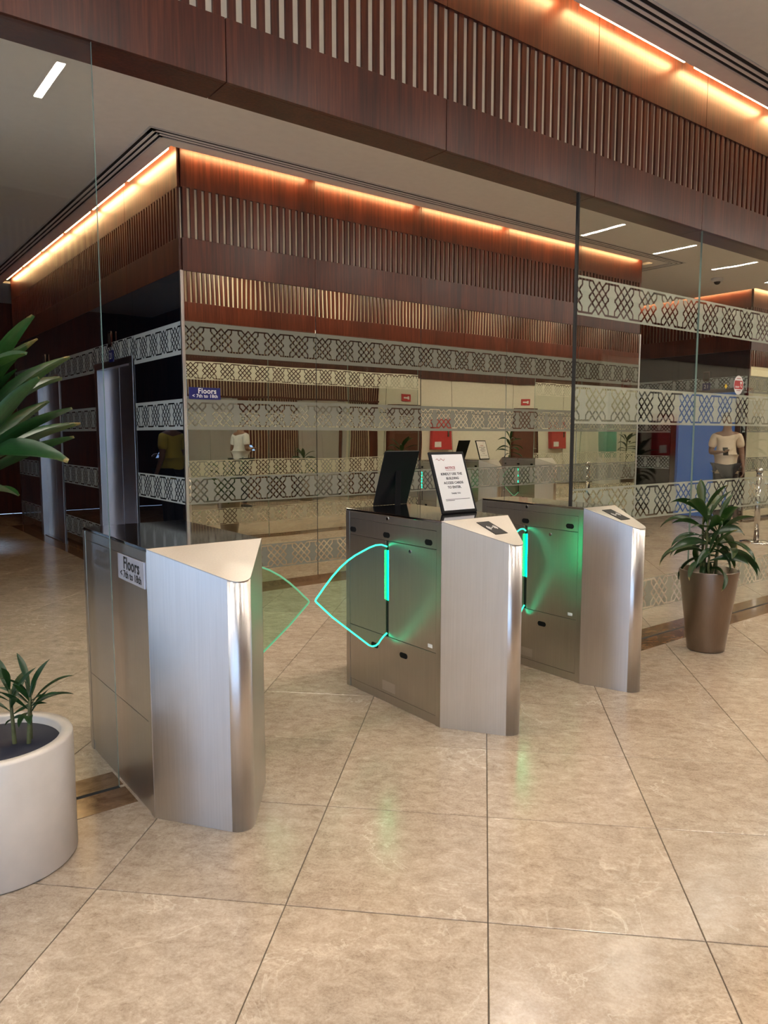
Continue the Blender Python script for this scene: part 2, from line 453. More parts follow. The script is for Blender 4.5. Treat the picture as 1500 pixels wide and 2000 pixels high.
# brown marble borders set into the floor under the glass and round the cores
bd = struct(empty('trim_1'))
for (x0, x1, y0, y1) in ((XL, 0.90, 2.735, GY - 0.012), (XL, 0.90, GY + 0.012, 3.05), (3.68, 7.66, 2.735, GY - 0.012), (3.68, 7.66, GY + 0.012, 3.05), (CX0 - 0.17, CX1 + 0.17, CY0 - 0.17, CY0), (CX0 - 0.17, CX0, CY0, CY1),
                         (CX1, CX1 + 0.17, CY0, CY1), (RCX - 0.17, RCX, CY0 - 0.17, CY1), (RCX, 16, CY0 - 0.17, CY0), (LCX, LCX + 0.17, CY0 - 0.17, CY1)):
    n = max(1, round(max(x1 - x0, y1 - y0) / 1.2))
    for k in range(n):
        if x1 - x0 > y1 - y0: a0, a1, b0, b1 = x0 + (x1 - x0) * k / n, x0 + (x1 - x0) * (k + 1) / n - 0.002, y0, y1
        else: a0, a1, b0, b1 = x0, x1, y0 + (y1 - y0) * k / n, y0 + (y1 - y0) * (k + 1) / n - 0.002
        if a0 > 11 and b0 < 4 or a1 < -1.5: continue
        box('border_slab', a0, a1, b0, b1, -0.012, 0.0016, 'strip', bd, 0.0006)
for a0, a1 in ((XL, 0.88), (3.65, 7.69)): box('floor_channel', a0, a1, GY - 0.012, GY + 0.012, -0.01, 0.001, 'slot', bd)

# ---------------------------------------------------------------- ceilings
def ceil(name, rects, z):
    root = struct(empty(name))
    for r in rects: box('ceiling_panel', *r, z, z + 0.03, 'ceiling', root)
    return root
ceil('ceiling_1', [(XL, XR, YB, HF - 0.09)], CF)
ceil('ceiling_2', [(XL, XR, HB, CY0 - 0.09), (LCX + 0.09, CX0 - 0.09, CY0 - 0.09, YE), (CX1 + 0.09, RCX - 0.09, CY0 - 0.09, YE), (CX0 - 0.09, CX1 + 0.09, CY1 + 0.09, YE)], CI)
struct(box('ceiling_3', XL, XR, YB - 0.1, YE + 0.1, 4.05, 4.15, 'ceiling'))

# ---------------------------------------------------------------- outer walls
wl = struct(empty('wall_left'))
for r in ((XL - 0.15, XL, YB, YE, 0, 0.18), (XL - 0.15, XL, YB, YE, 2.85, 4.05), (XL - 0.15, XL, 2.7, 3.2, 0.18, 2.85), (XL - 0.15, XL, 5.9, YE, 0.18, 2.85), (XL - 0.15, XL, YB, 0.85, 0.18, 2.85)):
    box('wall_panel', *r, 'white_wall', wl)
wn = struct(empty('window_1'))
for k in range(3): box('mullion', XL - 0.11, XL - 0.04, 0.88 + k * 0.895 - 0.03, 0.88 + k * 0.895 + 0.03, 0.18, 2.85, 'lift_steel', wn)
for k in range(2): box('pane', XL - 0.08, XL - 0.072, 0.91 + k * 0.895, 0.85 + (k + 1) * 0.895, 0.18, 2.85, 'glass', wn)
wn = struct(empty('window_3'))
for k in range(3): box('mullion', XL - 0.11, XL - 0.04, 3.23 + k * 1.32 - 0.03, 3.23 + k * 1.32 + 0.03, 0.18, 2.85, 'lift_steel', wn)
for k in range(2): box('pane', XL - 0.08, XL - 0.072, 3.26 + k * 1.32, 3.2 + (k + 1) * 1.32, 0.18, 2.85, 'glass', wn)
struct(box('wall_right', XR, XR + 0.15, YB, YE, 0, 4.05, 'white_wall'))
struct(box('wall_far', XL, XR, YE, YE + 0.15, 0, 4.05, 'wood'))
# wall opposite the glass screen (behind the camera, seen in the mirrors): wood and lifts, then white
wb = struct(empty('wall_back'))
for r in ((0.7, XR, 0, 4.05), (XL, 0.7, 0, 0.12), (XL, 0.7, 2.75, 4.05)): box('wall_core', r[0], r[1], YB - 0.2, YB - 0.05, r[2], r[3], 'white_wall', wb)
wn = struct(empty('added_window_2'))  # unseen windows, added so that daylight brightens the ceilings
for k in range(6): box('mullion', XL + 0.03 + k * 1.135 - 0.03, XL + 0.03 + k * 1.135 + 0.03, YB - 0.16, YB - 0.06, 0.12, 2.75, 'lift_steel', wn)
for k in range(5): box('pane', XL + 0.06 + k * 1.135, XL + (k + 1) * 1.135, YB - 0.12, YB - 0.112, 0.12, 2.75, 'glass', wn)
box('wood_fascia', XL, XR, YB - 0.05, YB, 2.80, 3.06, 'wood', wb)
box('wood_panel', XL, XR, YB - 0.05, YB, 3.48, 4.05, 'wood', wb)
boxes('backing_board', [(XL, XR, YB - 0.05, YB - 0.02, 3.06, 3.48)], 'cream', wb)
def slat_field(name, parent, axis, a0, a1, fixed0, fixed1, z0, z1, pitch=0.0655, wdt=0.034):
    bm = bmesh.new(); n = int((a1 - a0) / pitch)
    for k in range(n):
        s = a0 + k * pitch
        if axis == 'x': add_box(bm, s, s + wdt, fixed0, fixed1, z0, z1)
        else: add_box(bm, fixed0, fixed1, s, s + wdt, z0, z1)
    o = bm_obj(name, bm, 'wood', parent); o['kind'] = 'stuff'
    return o
slat_field('slat_field', wb, 'x', XL, XR, YB - 0.02, YB, 3.06, 3.48)
for x0, x1, mt in ((0.75, 5.9, 'wood'), (6.95, 7.3, 'wood'), (9.6, 9.75, 'wood'), (10.45, 10.75, 'wood')):
    box('wall_cladding', x0, x1, YB - 0.05, YB, 0, 2.80, mt, wb)
for x0, x1 in ((7.3, 8.7), (9.9, 10.45)):
    box('backing_board', x0, x1, YB - 0.05, YB - 0.02, 0, 2.8, 'cream', wb)
    slat_field('slat_field', wb, 'x', x0, x1, YB - 0.02, YB, 0, 2.8)
for x0, x1 in ((5.9, 10.75),):
    box('backing_board', x0, x1, YB - 0.02, YB + 0.01, 2.22, 2.62, 'cream', wb); slat_field('slat_field', wb, 'x', x0, x1, YB + 0.01, YB + 0.03, 2.22, 2.62)
    box('wood_fascia', x0, x1, YB - 0.02, YB + 0.03, 2.18, 2.22, 'wood', wb); box('wood_fascia', x0, x1, YB - 0.02, YB + 0.03, 2.62, 2.80, 'wood', wb)
for k in range(5): box('shadow_joint', 11 + k * 2.2, 11.006 + k * 2.2, YB - 0.05, YB - 0.046, 0, 2.8, 'slot', wb)
box('groove', 10.75, XR, YB - 0.05, YB - 0.047, 1.95, 1.965, 'slot', wb)

# ---------------------------------------------------------------- cove lamps and slot diffusers
ORD = ['first', 'second', 'third', 'fourth', 'fifth', 'sixth', 'seventh', 'eighth', 'ninth', 'tenth', 'eleventh', 'twelfth', 'thirteenth', 'fourteenth', 'fifteenth', 'sixteenth', 'seventeenth', 'eighteenth', 'nineteenth']
def cove_run(axis, a0, a1, fixed, z, sgn, label, grp):
    n = max(1, round((a1 - a0) / 1.19)); L = (a1 - a0) / n
    for k in range(n):
        s0, s1 = a0 + k * L + 0.06, a0 + (k + 1) * L - 0.06
        bm = bmesh.new()
        if axis == 'x': add_box(bm, s0, s1, fixed - 0.012, fixed + 0.012, 0, 0.022)
        else: add_box(bm, fixed - 0.012, fixed + 0.012, s0, s1, 0, 0.022)
        o = bm_obj('cove_lamp', bm, 'cove', None, (0, 0, z))
        tag(o, label % ORD[k], 'cove light', grp)
cove_run('x', -1.2, 14.0, HF - 0.060, CF + 0.026, 1, 'warm cove lamp above the slatted glass-screen header, %s from the left', 'cove lamps above the header')
cove_run('x', CX0, CX1, CY0 - 0.060, CI + 0.026, 1, 'warm cove lamp above the mirrored core front, %s from its near corner', 'cove lamps along the core front')
cove_run('y', CY0, CY1, CX0 - 0.060, CI + 0.026, 1, 'warm cove lamp above the core side with lift doors, %s from the corner', 'cove lamps along the core side')
cove_run('y', CY0, CY1, RCX - 0.060, CI + 0.026, 1, 'warm cove lamp in the far right lift lobby, %s from its corner', 'cove lamps in the right lobby')
cove_run('x', RCX, 16.0, CY0 - 0.060, CI + 0.026, 1, 'warm cove lamp above the far right core front, %s from its corner', 'cove lamps on the far right core')

def diffuser(label, axis, a0, a1, f0, z, out, mitre0=0, mitre1=0):
    """three-slot linear air diffuser let into the ceiling"""
    root = empty('linear_diffuser', ((a0 + a1) / 2, f0, z) if axis == 'x' else (f0, (a0 + a1) / 2, z))
    tag(root, label, 'air diffuser'); h = (a1 - a0) / 2; W = 0.15
    def strip(nm, t0, t1, dz, mt):
        b0, b1 = -h + mitre0 * t0, h + mitre1 * t0
        if axis == 'x': box(nm, b0, b1, min(out*t0, out*t1), max(out*t0, out*t1), -dz, 0.0, mt, root)
        else: box(nm, min(out*t0, out*t1), max(out*t0, out*t1), b0, b1, -dz, 0.0, mt, root)
    strip('backing', 0.0, W, 0.0015, 'slot')
    for k in range(4): strip('divider', k * 0.045, k * 0.045 + (0.021 if k in (1, 2) else 0.014), 0.006, 'white' if k in (0, 3) else 'ceiling')
    return root
diffuser('three-slot air diffuser in the ceiling in front of the slatted header', 'x', 0.5, 12.0, 2.53, CF, 1)
diffuser('three-slot air diffuser running along the front face of the lift core', 'x', CX0 - 0.36, CX1 + 0.42, CY0 - 0.37, CI, 1, 1, -1)
diffuser('three-slot air diffuser running back along the core face with lift doors', 'y', CY0 - 0.37, CY1 + 0.3, CX0 - 0.36, CI, 1, 1, 0)
diffuser('three-slot air diffuser turning back past the far right end of the core', 'y', CY0 - 0.37, CY1 + 0.3, CX1 + 0.42, CI, -1, 1, 0)

# ceiling bar lamps, then unseen panel lamps added to light the lift hall
def bar_lamp(x, y0, y1, z, label, grp, mt='lamp', w_=0.028):
    root = empty('ceiling_bar_lamp' if mt == 'lamp' else 'added_ceiling_lamp', (x, (y0 + y1) / 2, z)); h = (y1 - y0) / 2
    tag(root, label, 'ceiling lamp', grp); v = w_ + 0.022
    boxes('housing', [(-v, -w_, -h - .02, h + .02, -0.012, 0), (w_, v, -h - .02, h + .02, -0.012, 0), (-w_, w_, -h - .02, -h, -0.012, 0), (-w_, w_, h, h + .02, -0.012, 0)], 'white', root)
    box('diffuser', -w_, w_, -h, h, -0.010, -0.002, mt, root)
for k in range(-3, 14):
    x = 1.385 + 1.49 * k
    bar_lamp(x, 0.02, 0.60, CF, 'white bar lamp in the entrance hall ceiling, %s from the window wall' % ORD[k + 3], 'bar lamps in the entrance hall ceiling')
for k in range(-3, 14):
    bar_lamp(1.385 + 1.49 * k, 3.5, 4.1, CI, 'added panel lamp in the lift hall ceiling behind the header, %s from the left' % ORD[k + 3], 'added panel lamps in the lift hall ceiling', 'fill_lamp', 0.30)

# ---------------------------------------------------------------- slatted header over the glass screen
hd = struct(empty('trim_2'))
SEAM = 1.187; X_S = 1.4035
ks = range(-6, 15)
for k in ks:
    x0, x1 = X_S + (k - 1) * SEAM + 0.002, X_S + k * SEAM - 0.002
    if x1 < XL or x0 > XR - 0.3: continue
    x0 = max(x0, XL); x1 = min(x1, XR)
    box('fascia_board', x0, x1, HF, HF + 0.02, HZ, 3.058, 'wood', hd, 0.001)
    box('upper_panel', x0, x1, HF, HF + 0.02, 3.487, 4.05, 'wood', hd, 0.001)
    box('soffit_board', x0, x1, HF + 0.021, HB, HZ, HZ + 0.02, 'wood', hd, 0.001)
    box('rear_fascia_board', x0, x1, HB - 0.02, HB, HZ + 0.021, 3.058, 'wood', hd, 0.001)
    box('rear_upper_panel', x0, x1, HB - 0.02, HB, 3.487, 4.05, 'wood', hd, 0.001)
box('header_frame', XL, XR, HF + 0.022, HB - 0.022, HZ + 0.022, 4.05, 'cream', hd)
box('backing_board', XL, XR, HF + 0.0185, HF + 0.0215, 3.0585, 3.4865, 'cream', hd)
slat = None
npan = 18; SP = SEAM / npan
k0 = int((-0.6 - X_S) / SP); k1 = int((7.4 - X_S) / SP)
for k in range(k0, k1):
    x = X_S + (k + 0.5) * SP
    if slat is None:
        bm = bmesh.new(); add_box(bm, -0.0165, 0.0165, -0.0185, 0.003, 0, 0.427, 0.001); slat = bm_obj('slat', bm, 'wood', hd)
        slat.location = (x, HF + 0.0215, 3.059)
    else: inst(slat, (x, HF + 0.0215, 3.059), hd)
slat_field('slat_field', hd, 'x', X_S + k1 * SP + 0.012, XR - 0.2, HF + 0.001, HF + 0.0215, 3.059, 3.486, SP)
slat_field('slat_field', hd, 'x', X_S - 97 * SP + 0.012, X_S + k0 * SP, HF + 0.001, HF + 0.0215, 3.059, 3.486, SP)
slat_field('rear_slat_field', hd, 'x', X_S - 97 * SP + 0.012, XR - 0.2, HB - 0.0215, HB - 0.001, 3.059, 3.486, SP)

# ---------------------------------------------------------------- patterned film bands
BANDS = ((2.235, 0.232), (1.588, 0.235), (0.955, 0.230), (0.310, 0.215))      # on the glass screen
BANDS_C = ((2.215, 0.275), (1.577, 0.262), (0.922, 0.232), (0.285, 0.225))    # on the cores
def band(parent, axis, a0, a1, fixed, zc, hgt, mat, loc=(0, 0, 0)):
    z0, z1 = zc - hgt / 2, zc + hgt / 2
    if axis == 'x': vs = [(a0, fixed, z0), (a1, fixed, z0), (a1, fixed, z1), (a0, fixed, z1)]
    else: vs = [(fixed, a0, z0), (fixed, a1, z0), (fixed, a1, z1), (fixed, a0, z1)]
    uv = [(a0, -hgt/2), (a1, -hgt/2), (a1, hgt/2), (a0, hgt/2)]
    vs = [(v[0] - loc[0], v[1] - loc[1], v[2] - loc[2]) for v in vs]
    return mesh_obj('pattern_band', vs, [(0, 1, 2, 3)], mat, parent, uvs=uv)

# ---------------------------------------------------------------- glass screen
def pane(x0, x1, label, bands=True, group=None):
    root = empty('glass_screen_panel', ((x0 + x1) / 2, GY, 0)); tag(root, label, 'glass panel', group)
    h = (x1 - x0) / 2
    bm = bmesh.new(); add_box(bm, -h + 0.0015, h - 0.0015, -0.006, 0.006, 0.0, HZ + 0.015)
    for f in bm.faces:
        if abs(f.normal.y) < 0.5: f.material_index = 1
    bm.normal_update()
    for f in bm.faces: f.material_index = 0 if abs(f.normal.y) > 0.5 else 1
    bm_obj('glass_sheet', bm, ['glass', 'glass_edge'], root)
    if bands:
        for zc, hg in BANDS: band(root, 'x', x0 + 0.001, x1 - 0.001, GY + 0.0075, zc, hg, 'film', root.location)
    return root
PW = 1.347
pane(-0.467, 0.88, 'clear frameless glass panel left of the turnstiles behind the white pot', False)
pane(-1.815, -0.467, 'clear frameless glass panel at the far left of the screen', False)
for k in range(2): pane(-4.51 + k * PW, -4.51 + (k + 1) * PW, 'clear glass panel of the screen beside the window wall, %s from it' % ORD[k], False, 'left end of the glass screen')
p4 = pane(3.65, 3.65 + PW, 'glass panel with frosted lattice bands, first right of the turnstiles')
pe = box('edge_seal', -PW / 2 - 0.012, -PW / 2 + 0.0015, -0.009, 0.009, 0.0, HZ, 'slot', p4)
p5 = pane(3.65 + PW, 3.65 + 2 * PW, 'glass panel with frosted lattice bands carrying the red oval sticker')
pane(3.65 + 2 * PW, 3.65 + 3 * PW, 'glass panel with frosted lattice bands at the far right edge of the picture')
for k in range(4): pane(10.46 + k * PW, 10.46 + (k + 1) * PW, 'glass panel with frosted lattice bands beyond the second gate, %s from it' % ORD[k], True, 'far end of the glass screen')

# ---------------------------------------------------------------- lift core (and its neighbours)
def seg_split(a0, a1, n): return [(a0 + (a1 - a0) * k / n, a0 + (a1 - a0) * (k + 1) / n) for k in range(n)]
def core_header(root, axis, fixed, sgn, segs, individual, z=(2.765, 3.032, 3.437, 4.05)):
    """wood header of one core face; sgn = direction of the outward normal"""
    def b(nm, a0, a1, t0, t1, z0, z1, mt, bev=0.001):
        f0, f1 = sorted((fixed + sgn * t0, fixed + sgn * t1))
        if axis == 'x': return box(nm, a0, a1, f0, f1, z0, z1, mt, root, bev)
        return box(nm, f0, f1, a0, a1, z0, z1, mt, root, bev)
    for a0, a1 in segs:
        b('fascia_board', a0 + .0015, a1 - .0015, -0.02, 0.0, z[0], z[1], 'wood')
        b('upper_panel', a0 + .0015, a1 - .0015, -0.02, 0.0, z[2], z[3], 'wood')
    A0, A1 = segs[0][0], segs[-1][1]
    b('backing_board', A0 + 0.02, A1 - 0.02, -0.035, -0.0215, z[1], z[2], 'cream', 0)
    n = round((A1 - A0) / 0.0648); sp = (A1 - A0) / n
    if individual:
        src = None
        for k in range(n):
            s = A0 + (k + 0.5) * sp
            loc = (s, fixed, z[1] + 0.001) if axis == 'x' else (fixed, s, z[1] + 0.001)
            if src is None:
                bm = bmesh.new(); t0, t1 = sorted((-0.021 * sgn, 0.0))
                if axis == 'x': add_box(bm, -0.0185, 0.0185, t0, t1, 0, z[2] - z[1] - 0.002, 0.001)
                else: add_box(bm, t0, t1, -0.0185, 0.0185, 0, z[2] - z[1] - 0.002, 0.001)
                src = bm_obj('slat', bm, 'wood', root, loc)
            else: inst(src, loc, root)
    else:
        f0, f1 = sorted((fixed - sgn * 0.021, fixed))
        slat_field('slat_field', root, axis, A0 + 0.012, A1 - 0.012, f0, f1, z[1] + 0.001, z[2] - 0.001, sp, 0.037)

core = struct(empty('wall_core'))
FS = seg_split(CX0 + 0.022, CX1 - 0.022, 5)
box('core_body', CX0 + 0.12, CX1 - 0.05, CY0 + 0.05, CY1 - 0.05, 0, 4.05, 'dark_wall', core)
core_header(core, 'x', CY0, -1, FS, True)
for a0, a1 in FS[1:]: box('panel_joint', a0 - 0.004, a0 + 0.004, CY0 + 0.003, CY0 + 0.012, 0.05, 2.762, 'slot', core)
for a0, a1 in FS:
    mp = box('mirror_panel', a0 + 0.004, a1 - 0.004, CY0, CY0 + 0.012, 0.05, 2.762, 'mirror', core, 0.0008)
    for zc, hg in BANDS_C:
        o = band(mp, 'x', a0 + 0.002, a1 - 0.002, CY0 - 0.0015, zc, hg, 'film_m', mp.location)
box('skirting', CX0, CX1, CY0 + 0.004, CY0 + 0.02, 0, 0.05, 'strip', core)
bm = bmesh.new()   # steel corner trims
for x, y in ((CX0, CY0), (CX1 - 0.018, CY0)): add_box(bm, x - 0.004, x + 0.022, y - 0.004, y + 0.022, 0, 2.765, 0.001)
bm_obj('corner_trim', bm, 'steel', core)

def lift(root_loc, sgn, label, group=None, blue_glow=False):
    """steel lift entrance set in a face of constant X; local +x points out of the wall"""
    r = empty('lift_door', root_loc, 0 if sgn > 0 else math.pi); tag(r, label, 'lift door', group)
    W, H = 0.62, 2.10
    bm = bmesh.new()
    add_box(bm, -0.10, 0.012, -W, -W + 0.10, 0, H, 0.002); add_box(bm, -0.10, 0.012, W - 0.10, W, 0, H, 0.002)
    add_box(bm, -0.10, 0.012, -W, W, H, H + 0.07, 0.002)
    bm_obj('frame', bm, 'lift_steel', r)
    for s in (-1, 1):
        y0, y1 = sorted((s * 0.002, s * (W - 0.10)))
        box('door_leaf', -0.085, -0.06, y0, y1, 0.01, H, 'blue_leaf_glow' if blue_glow else 'lift_steel', r, 0.001)
    box('sill', -0.10, 0.0, -W + 0.1, W - 0.1, 0, 0.01, 'polished', r)
    ind = box('indicator', 0.012, 0.03, -0.06, 0.06, 2.30, 2.46, 'polished', r, 0.003)
    box('screen', 0.03, 0.031, -0.035, 0.035, 2.33, 2.44, 'ink', r)
    sg = box('number_plate', 0.012, 0.018, -0.07, 0.07, 2.15, 2.27, 'navy', r, 0.001)
    text('plate_number', '21', 0.09, 'white', r, (0.0185, 0, 2.21), (R(90), 0, R(90)))
    return r
def side_face(root, X, sgn, segs, individual, lifts=((7.24, 8.53), (10.0, 11.29))):
    """face of constant X with black glass, film bands and lift openings"""
    core_header(root, 'y', X, sgn, seg_split(CY0 + 0.022, CY1, 5), individual)
    for a0, a1 in segs:
        f0, f1 = sorted((X, X - sgn * 0.012))
        bp = box('black_glass_panel', f0, f1, a0 + 0.0015, a1 - 0.0015, 0.05, 2.762, 'blackglass', root, 0.0008)
        for zc, hg in BANDS_C: band(bp, 'y', a0 + 0.002, a1 - 0.002, X + sgn * 0.0015, zc, hg, 'film_b', bp.location)
    f0, f1 = sorted((X, X - sgn * 0.012))
    for a0, a1 in lifts:
        box('lintel_panel', f0, f1, a0, a1, 2.175, 2.762, 'blackglass', root)
        band(root, 'y', a0 + 0.002, a1 - 0.002, X + sgn * 0.0015, BANDS_C[0][0] + 0.03, BANDS_C[0][1] - 0.06, 'film_b')
    f0, f1 = sorted((X - sgn * 0.004, X - sgn * 0.02))
    for a0, a1 in segs: box('skirting', f0, f1, a0, a1, 0, 0.05, 'strip', root)
SEGS = [(CY0 + 0.022, 7.24), (8.53, 10.0), (11.29, CY1)]
side_face(core, CX0, -1, SEGS, True)
lift((CX0, 7.885, 0), -1, 'satin steel lift door nearest the front corner of the core')
lift((CX0, 10.645, 0), -1, 'satin steel lift door farther back along the side of the core')
box('end_cladding', CX0, CX1, CY1 - 0.05, CY1, 0, 4.05, 'wood', core)
box('side_cladding', CX1 - 0.05, CX1, CY0 + 0.022, CY1 - 0.05, 0, 4.05, 'wood', core)

rcore = struct(empty('wall_right_core'))
box('core_body', RCX + 0.12, 18, CY0 + 0.05, CY1, 0, 4.05, 'dark_wall', rcore)
RS = seg_split(RCX + 0.022, 17.2, 4)
core_header(rcore, 'x', CY0, -1, RS, False)
for a0, a1 in RS:
    mp = box('mirror_panel', a0 + 0.004, a1 - 0.004, CY0, CY0 + 0.012, 0.05, 2.762, 'mirror', rcore, 0.0008)
    for zc, hg in BANDS_C: band(mp, 'x', a0 + 0.002, a1 - 0.002, CY0 - 0.0015, zc, hg, 'film_m', mp.location)
box('corner_trim', RCX, RCX + 0.022, CY0 - 0.003, CY0 + 0.022, 0, 2.765, 'polished', rcore, 0.001)
side_face(rcore, RCX, -1, [(CY0 + 0.022, 6.12), (7.40, 8.90), (10.19, CY1)], False, ((6.12, 7.40), (8.90, 10.19)))
lift((RCX, 6.76, 0), -1, 'lift door lit blue in the far right lobby behind the patterned glass', None, True)
lift((RCX, 9.545, 0), -1, 'grey lift door deep in the far right lobby')
lcore = struct(empty('wall_left_core'))
box('core_body', XL, LCX - 0.05, CY0, CY1, 0, 4.05, 'dark_wall', lcore)
box('side_cladding', LCX - 0.05, LCX, CY0, CY1, 0, 2.765, 'blackglass', lcore)
box('wood_panel', LCX - 0.05, LCX, CY0, CY1, 2.765, 4.05, 'wood', lcore)

# ---------------------------------------------------------------- turnstiles
BH, NOSE = 0.395, 0.285     # half length of the straight body, length of each pointed end
TOP, TIP = 1.0, 0.902
def stadium(bm, cx, cyy, cz, ly, lz, x0, x1, seg=8):
    """rounded slot shape in the YZ plane, between x0 and x1"""
    r = lz / 2; pts = []
    for k in range(seg + 1):
        a = -math.pi / 2 + math.pi * k / seg; pts.append((cyy + ly / 2 - r + r * math.cos(a), cz + r * math.sin(a)))
    for k in range(seg + 1):
        a = math.pi / 2 + math.pi * k / seg; pts.append((cyy - ly / 2 + r + r * math.cos(a), cz + r * math.sin(a)))
    lo = [bm.verts.new((x0, p[0], p[1])) for p in pts]; hi = [bm.verts.new((x1, p[0], p[1])) for p in pts]
    bm.faces.new(lo); bm.faces.new(hi); n = len(pts)
    for i in range(n): bm.faces.new((lo[i], lo[(i+1) % n], hi[(i+1) % n], hi[i]))
WING = [(0.0, .829), (.035, .842), (.072, .843), (.112, .834), (.153, .820), (.2, .803), (.243, .782), (.292, .750), (.338, .711), (.383, .666), (.41, .636), (.432, .613), (.436, .604),
        (.43, .596), (.34, .51), (.245, .433), (.116, .329), (.095, .319), (.073, .319), (.055, .328), (.04, .345), (.02, .362), (0.0, .374)]
def nose_outline(w, tipw=0.045, rad=0.055):
    """plan of a pointed end: from (-w/2, 0) to the rounded tip at y=-NOSE and back to (w/2, 0)"""
    a = Vector((-w / 2, 0)); t = Vector((0, -NOSE))
    d = (Vector((-tipw / 2, -NOSE)) - a).normalized()
    pts = [(-w / 2, 0.0)]
    # arc tangent to the flank
    ang = math.atan2(d.x, -d.y)             # direction of the flank from -y
    c = Vector((0, -NOSE + rad))
    n0 = Vector((-math.cos(ang), -math.sin(ang)))
    s = math.atan2(n0.y, n0.x)
    e = -math.pi - s
    for k in range(13):
        q = s + ((e if e > s else e + 2 * math.pi) - s) * k / 12
        pts.append((c.x + rad * math.cos(q), c.y + rad * math.sin(q)))
    pts.append((w / 2, 0.0))
    return pts
def turnstile(cx, w, label, left=None, right=None, group=None, plain_left=False, reader=True, edge='edge_bright', edge_l=None):
    r = empty('turnstile', (cx, 2.97, 0)); tag(r, label, 'turnstile', group)
    hw = w / 2
    box('cabinet', -hw + 0.005, hw - 0.005, -BH + 0.002, BH - 0.002, 0.0, TOP - 0.012, 'slot', r)
    box('top_plate', -hw + 0.001, hw - 0.001, -BH, BH, TOP - 0.012, TOP, 'polished', r, 0.002)
    for s in (-1, 1):
        def pl(nm, y0, y1, z0, z1, mt='steel_side', t=0.0, bev=0.0012):
            x0, x1 = sorted((s * (hw - 0.005), s * (hw + t)))
            return box(nm, x0, x1, y0, y1, z0, z1, mt, r, bev)
        pw = 0.034
        for e in (-1, 1):
            y0, y1 = sorted((e * BH, e * (BH - pw)))
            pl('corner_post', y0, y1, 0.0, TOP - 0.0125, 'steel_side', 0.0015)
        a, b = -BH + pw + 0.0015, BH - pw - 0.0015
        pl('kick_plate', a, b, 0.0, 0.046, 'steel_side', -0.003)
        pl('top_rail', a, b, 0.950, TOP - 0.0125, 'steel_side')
        if plain_left and s < 0:
            pl('side_panel', a, 0.02, 0.356, 0.948); pl('side_panel', 0.0225, b, 0.356, 0.948)
            pl('lower_panel', a, 0.02, 0.048, 0.354); pl('lower_panel', 0.0225, b, 0.048, 0.354)
            continue
        lp = pl('lower_panel', a, b, 0.0485, 0.356)
        pl('gate_panel', a, 0.012, 0.3585, 0.859); pl('gate_panel', 0.034, b, 0.3585, 0.859)
        pl('gate_slot', 0.012, 0.034, 0.36, 0.859, 'slot', -0.0045, 0)
        sb = pl('sensor_band', a, b, 0.8615, 0.948)
        for (yy, zz) in ((0.327, .889), (0.029, .889), (-0.302, .889), (0.131, .287), (-0.113, .287)):
            bm = bmesh.new(); stadium(bm, 0, yy, zz, 0.062 if zz < .5 else 0.055, 0.028, s * (hw - 0.004), s * (hw + 0.0012))
            bm_obj('sensor_window', bm, 'black', r)
        for (yy, zz) in ((0.02, 0.974), (-0.163, 0.827)):
            bm = bmesh.new(); stadium(bm, 0, yy, zz, 0.0181, 0.018, s * (hw - 0.004), s * (hw + 0.003))
            bm_obj('lock', bm, 'polished', r)
        x0, x1 = sorted((s * hw, s * (hw + 0.0008)))
        box('cover_plate', x0, x1, -0.045, 0.065, 0.064, 0.116, 'steel', r, 0.0003)
        box('inspection_sticker', x0, x1, -0.335, -0.302, 0.376, 0.394, 'paper', r)
        # green lamp behind the slot
        x0, x1 = sorted((s * (hw - 0.0045), s * (hw - 0.001)))
        box('gate_lamp', x0, x1, 0.0125, 0.0215, 0.55, 0.81, 'green', r)
        ln = left if s < 0 else right
        if ln:
            k = ln / 0.436
            out = [(s * (hw - 0.002 + px * k), pz) for px, pz in WING]
            bm = bmesh.new(); prof = []
            lo = [bm.verts.new((p[0], 0.024, p[1])) for p in out]; hi = [bm.verts.new((p[0], 0.031, p[1])) for p in out]
            bm.faces.new(lo); bm.faces.new(hi); n = len(out)
            for i in range(n): bm.faces.new((lo[i], lo[(i+1) % n], hi[(i+1) % n], hi[i]))
            wg = bm_obj('glass_wing', bm, 'wing', r)
            em = (edge_l if s < 0 and edge_l else edge)
            tube('glow_edge', [(p[0], 0.0275, p[1]) for p in out], 0.0046, em, wg, 6)
    # pointed ends
    plan = nose_outline(w)
    for e in (-1, 1):
        pts = [(x, y * 1.0 - BH) if e < 0 else (-x, -y + BH) for x, y in plan]
        def zt(x, y): return TOP - (abs(y) - BH) / NOSE * (TOP - TIP)
        bm = bmesh.new()
        lo = [bm.verts.new((p[0], p[1], 0.0)) for p in pts]; hi = [bm.verts.new((p[0], p[1], zt(*p) - 0.004)) for p in pts]
        for i in range(len(pts) - 1):
            f = bm.faces.new((lo[i], lo[i+1], hi[i+1], hi[i])); f.smooth = 1 <= i < len(pts) - 2
        bm.faces.new(lo); bm.faces.new(hi)
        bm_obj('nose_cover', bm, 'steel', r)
        bm = bmesh.new()
        q = [(p[0] * 1.004, p[1] + (-0.0015 if e < 0 else 0.0015) * (1 if 0 < i < len(pts) - 1 else 0)) for i, p in enumerate(pts)]
        a = [bm.verts.new((p[0], p[1], zt(*p) - 0.004)) for p in q]; b = [bm.verts.new((p[0], p[1], zt(*p) - 0.0005)) for p in q]
        bm.faces.new(a); bm.faces.new(b)
        for i in range(len(q)): bm.faces.new((a[i], a[(i+1) % len(q)], b[(i+1) % len(q)], b[i]))
        cap = bm_obj('slope_cap', bm, 'steel_cap', r)
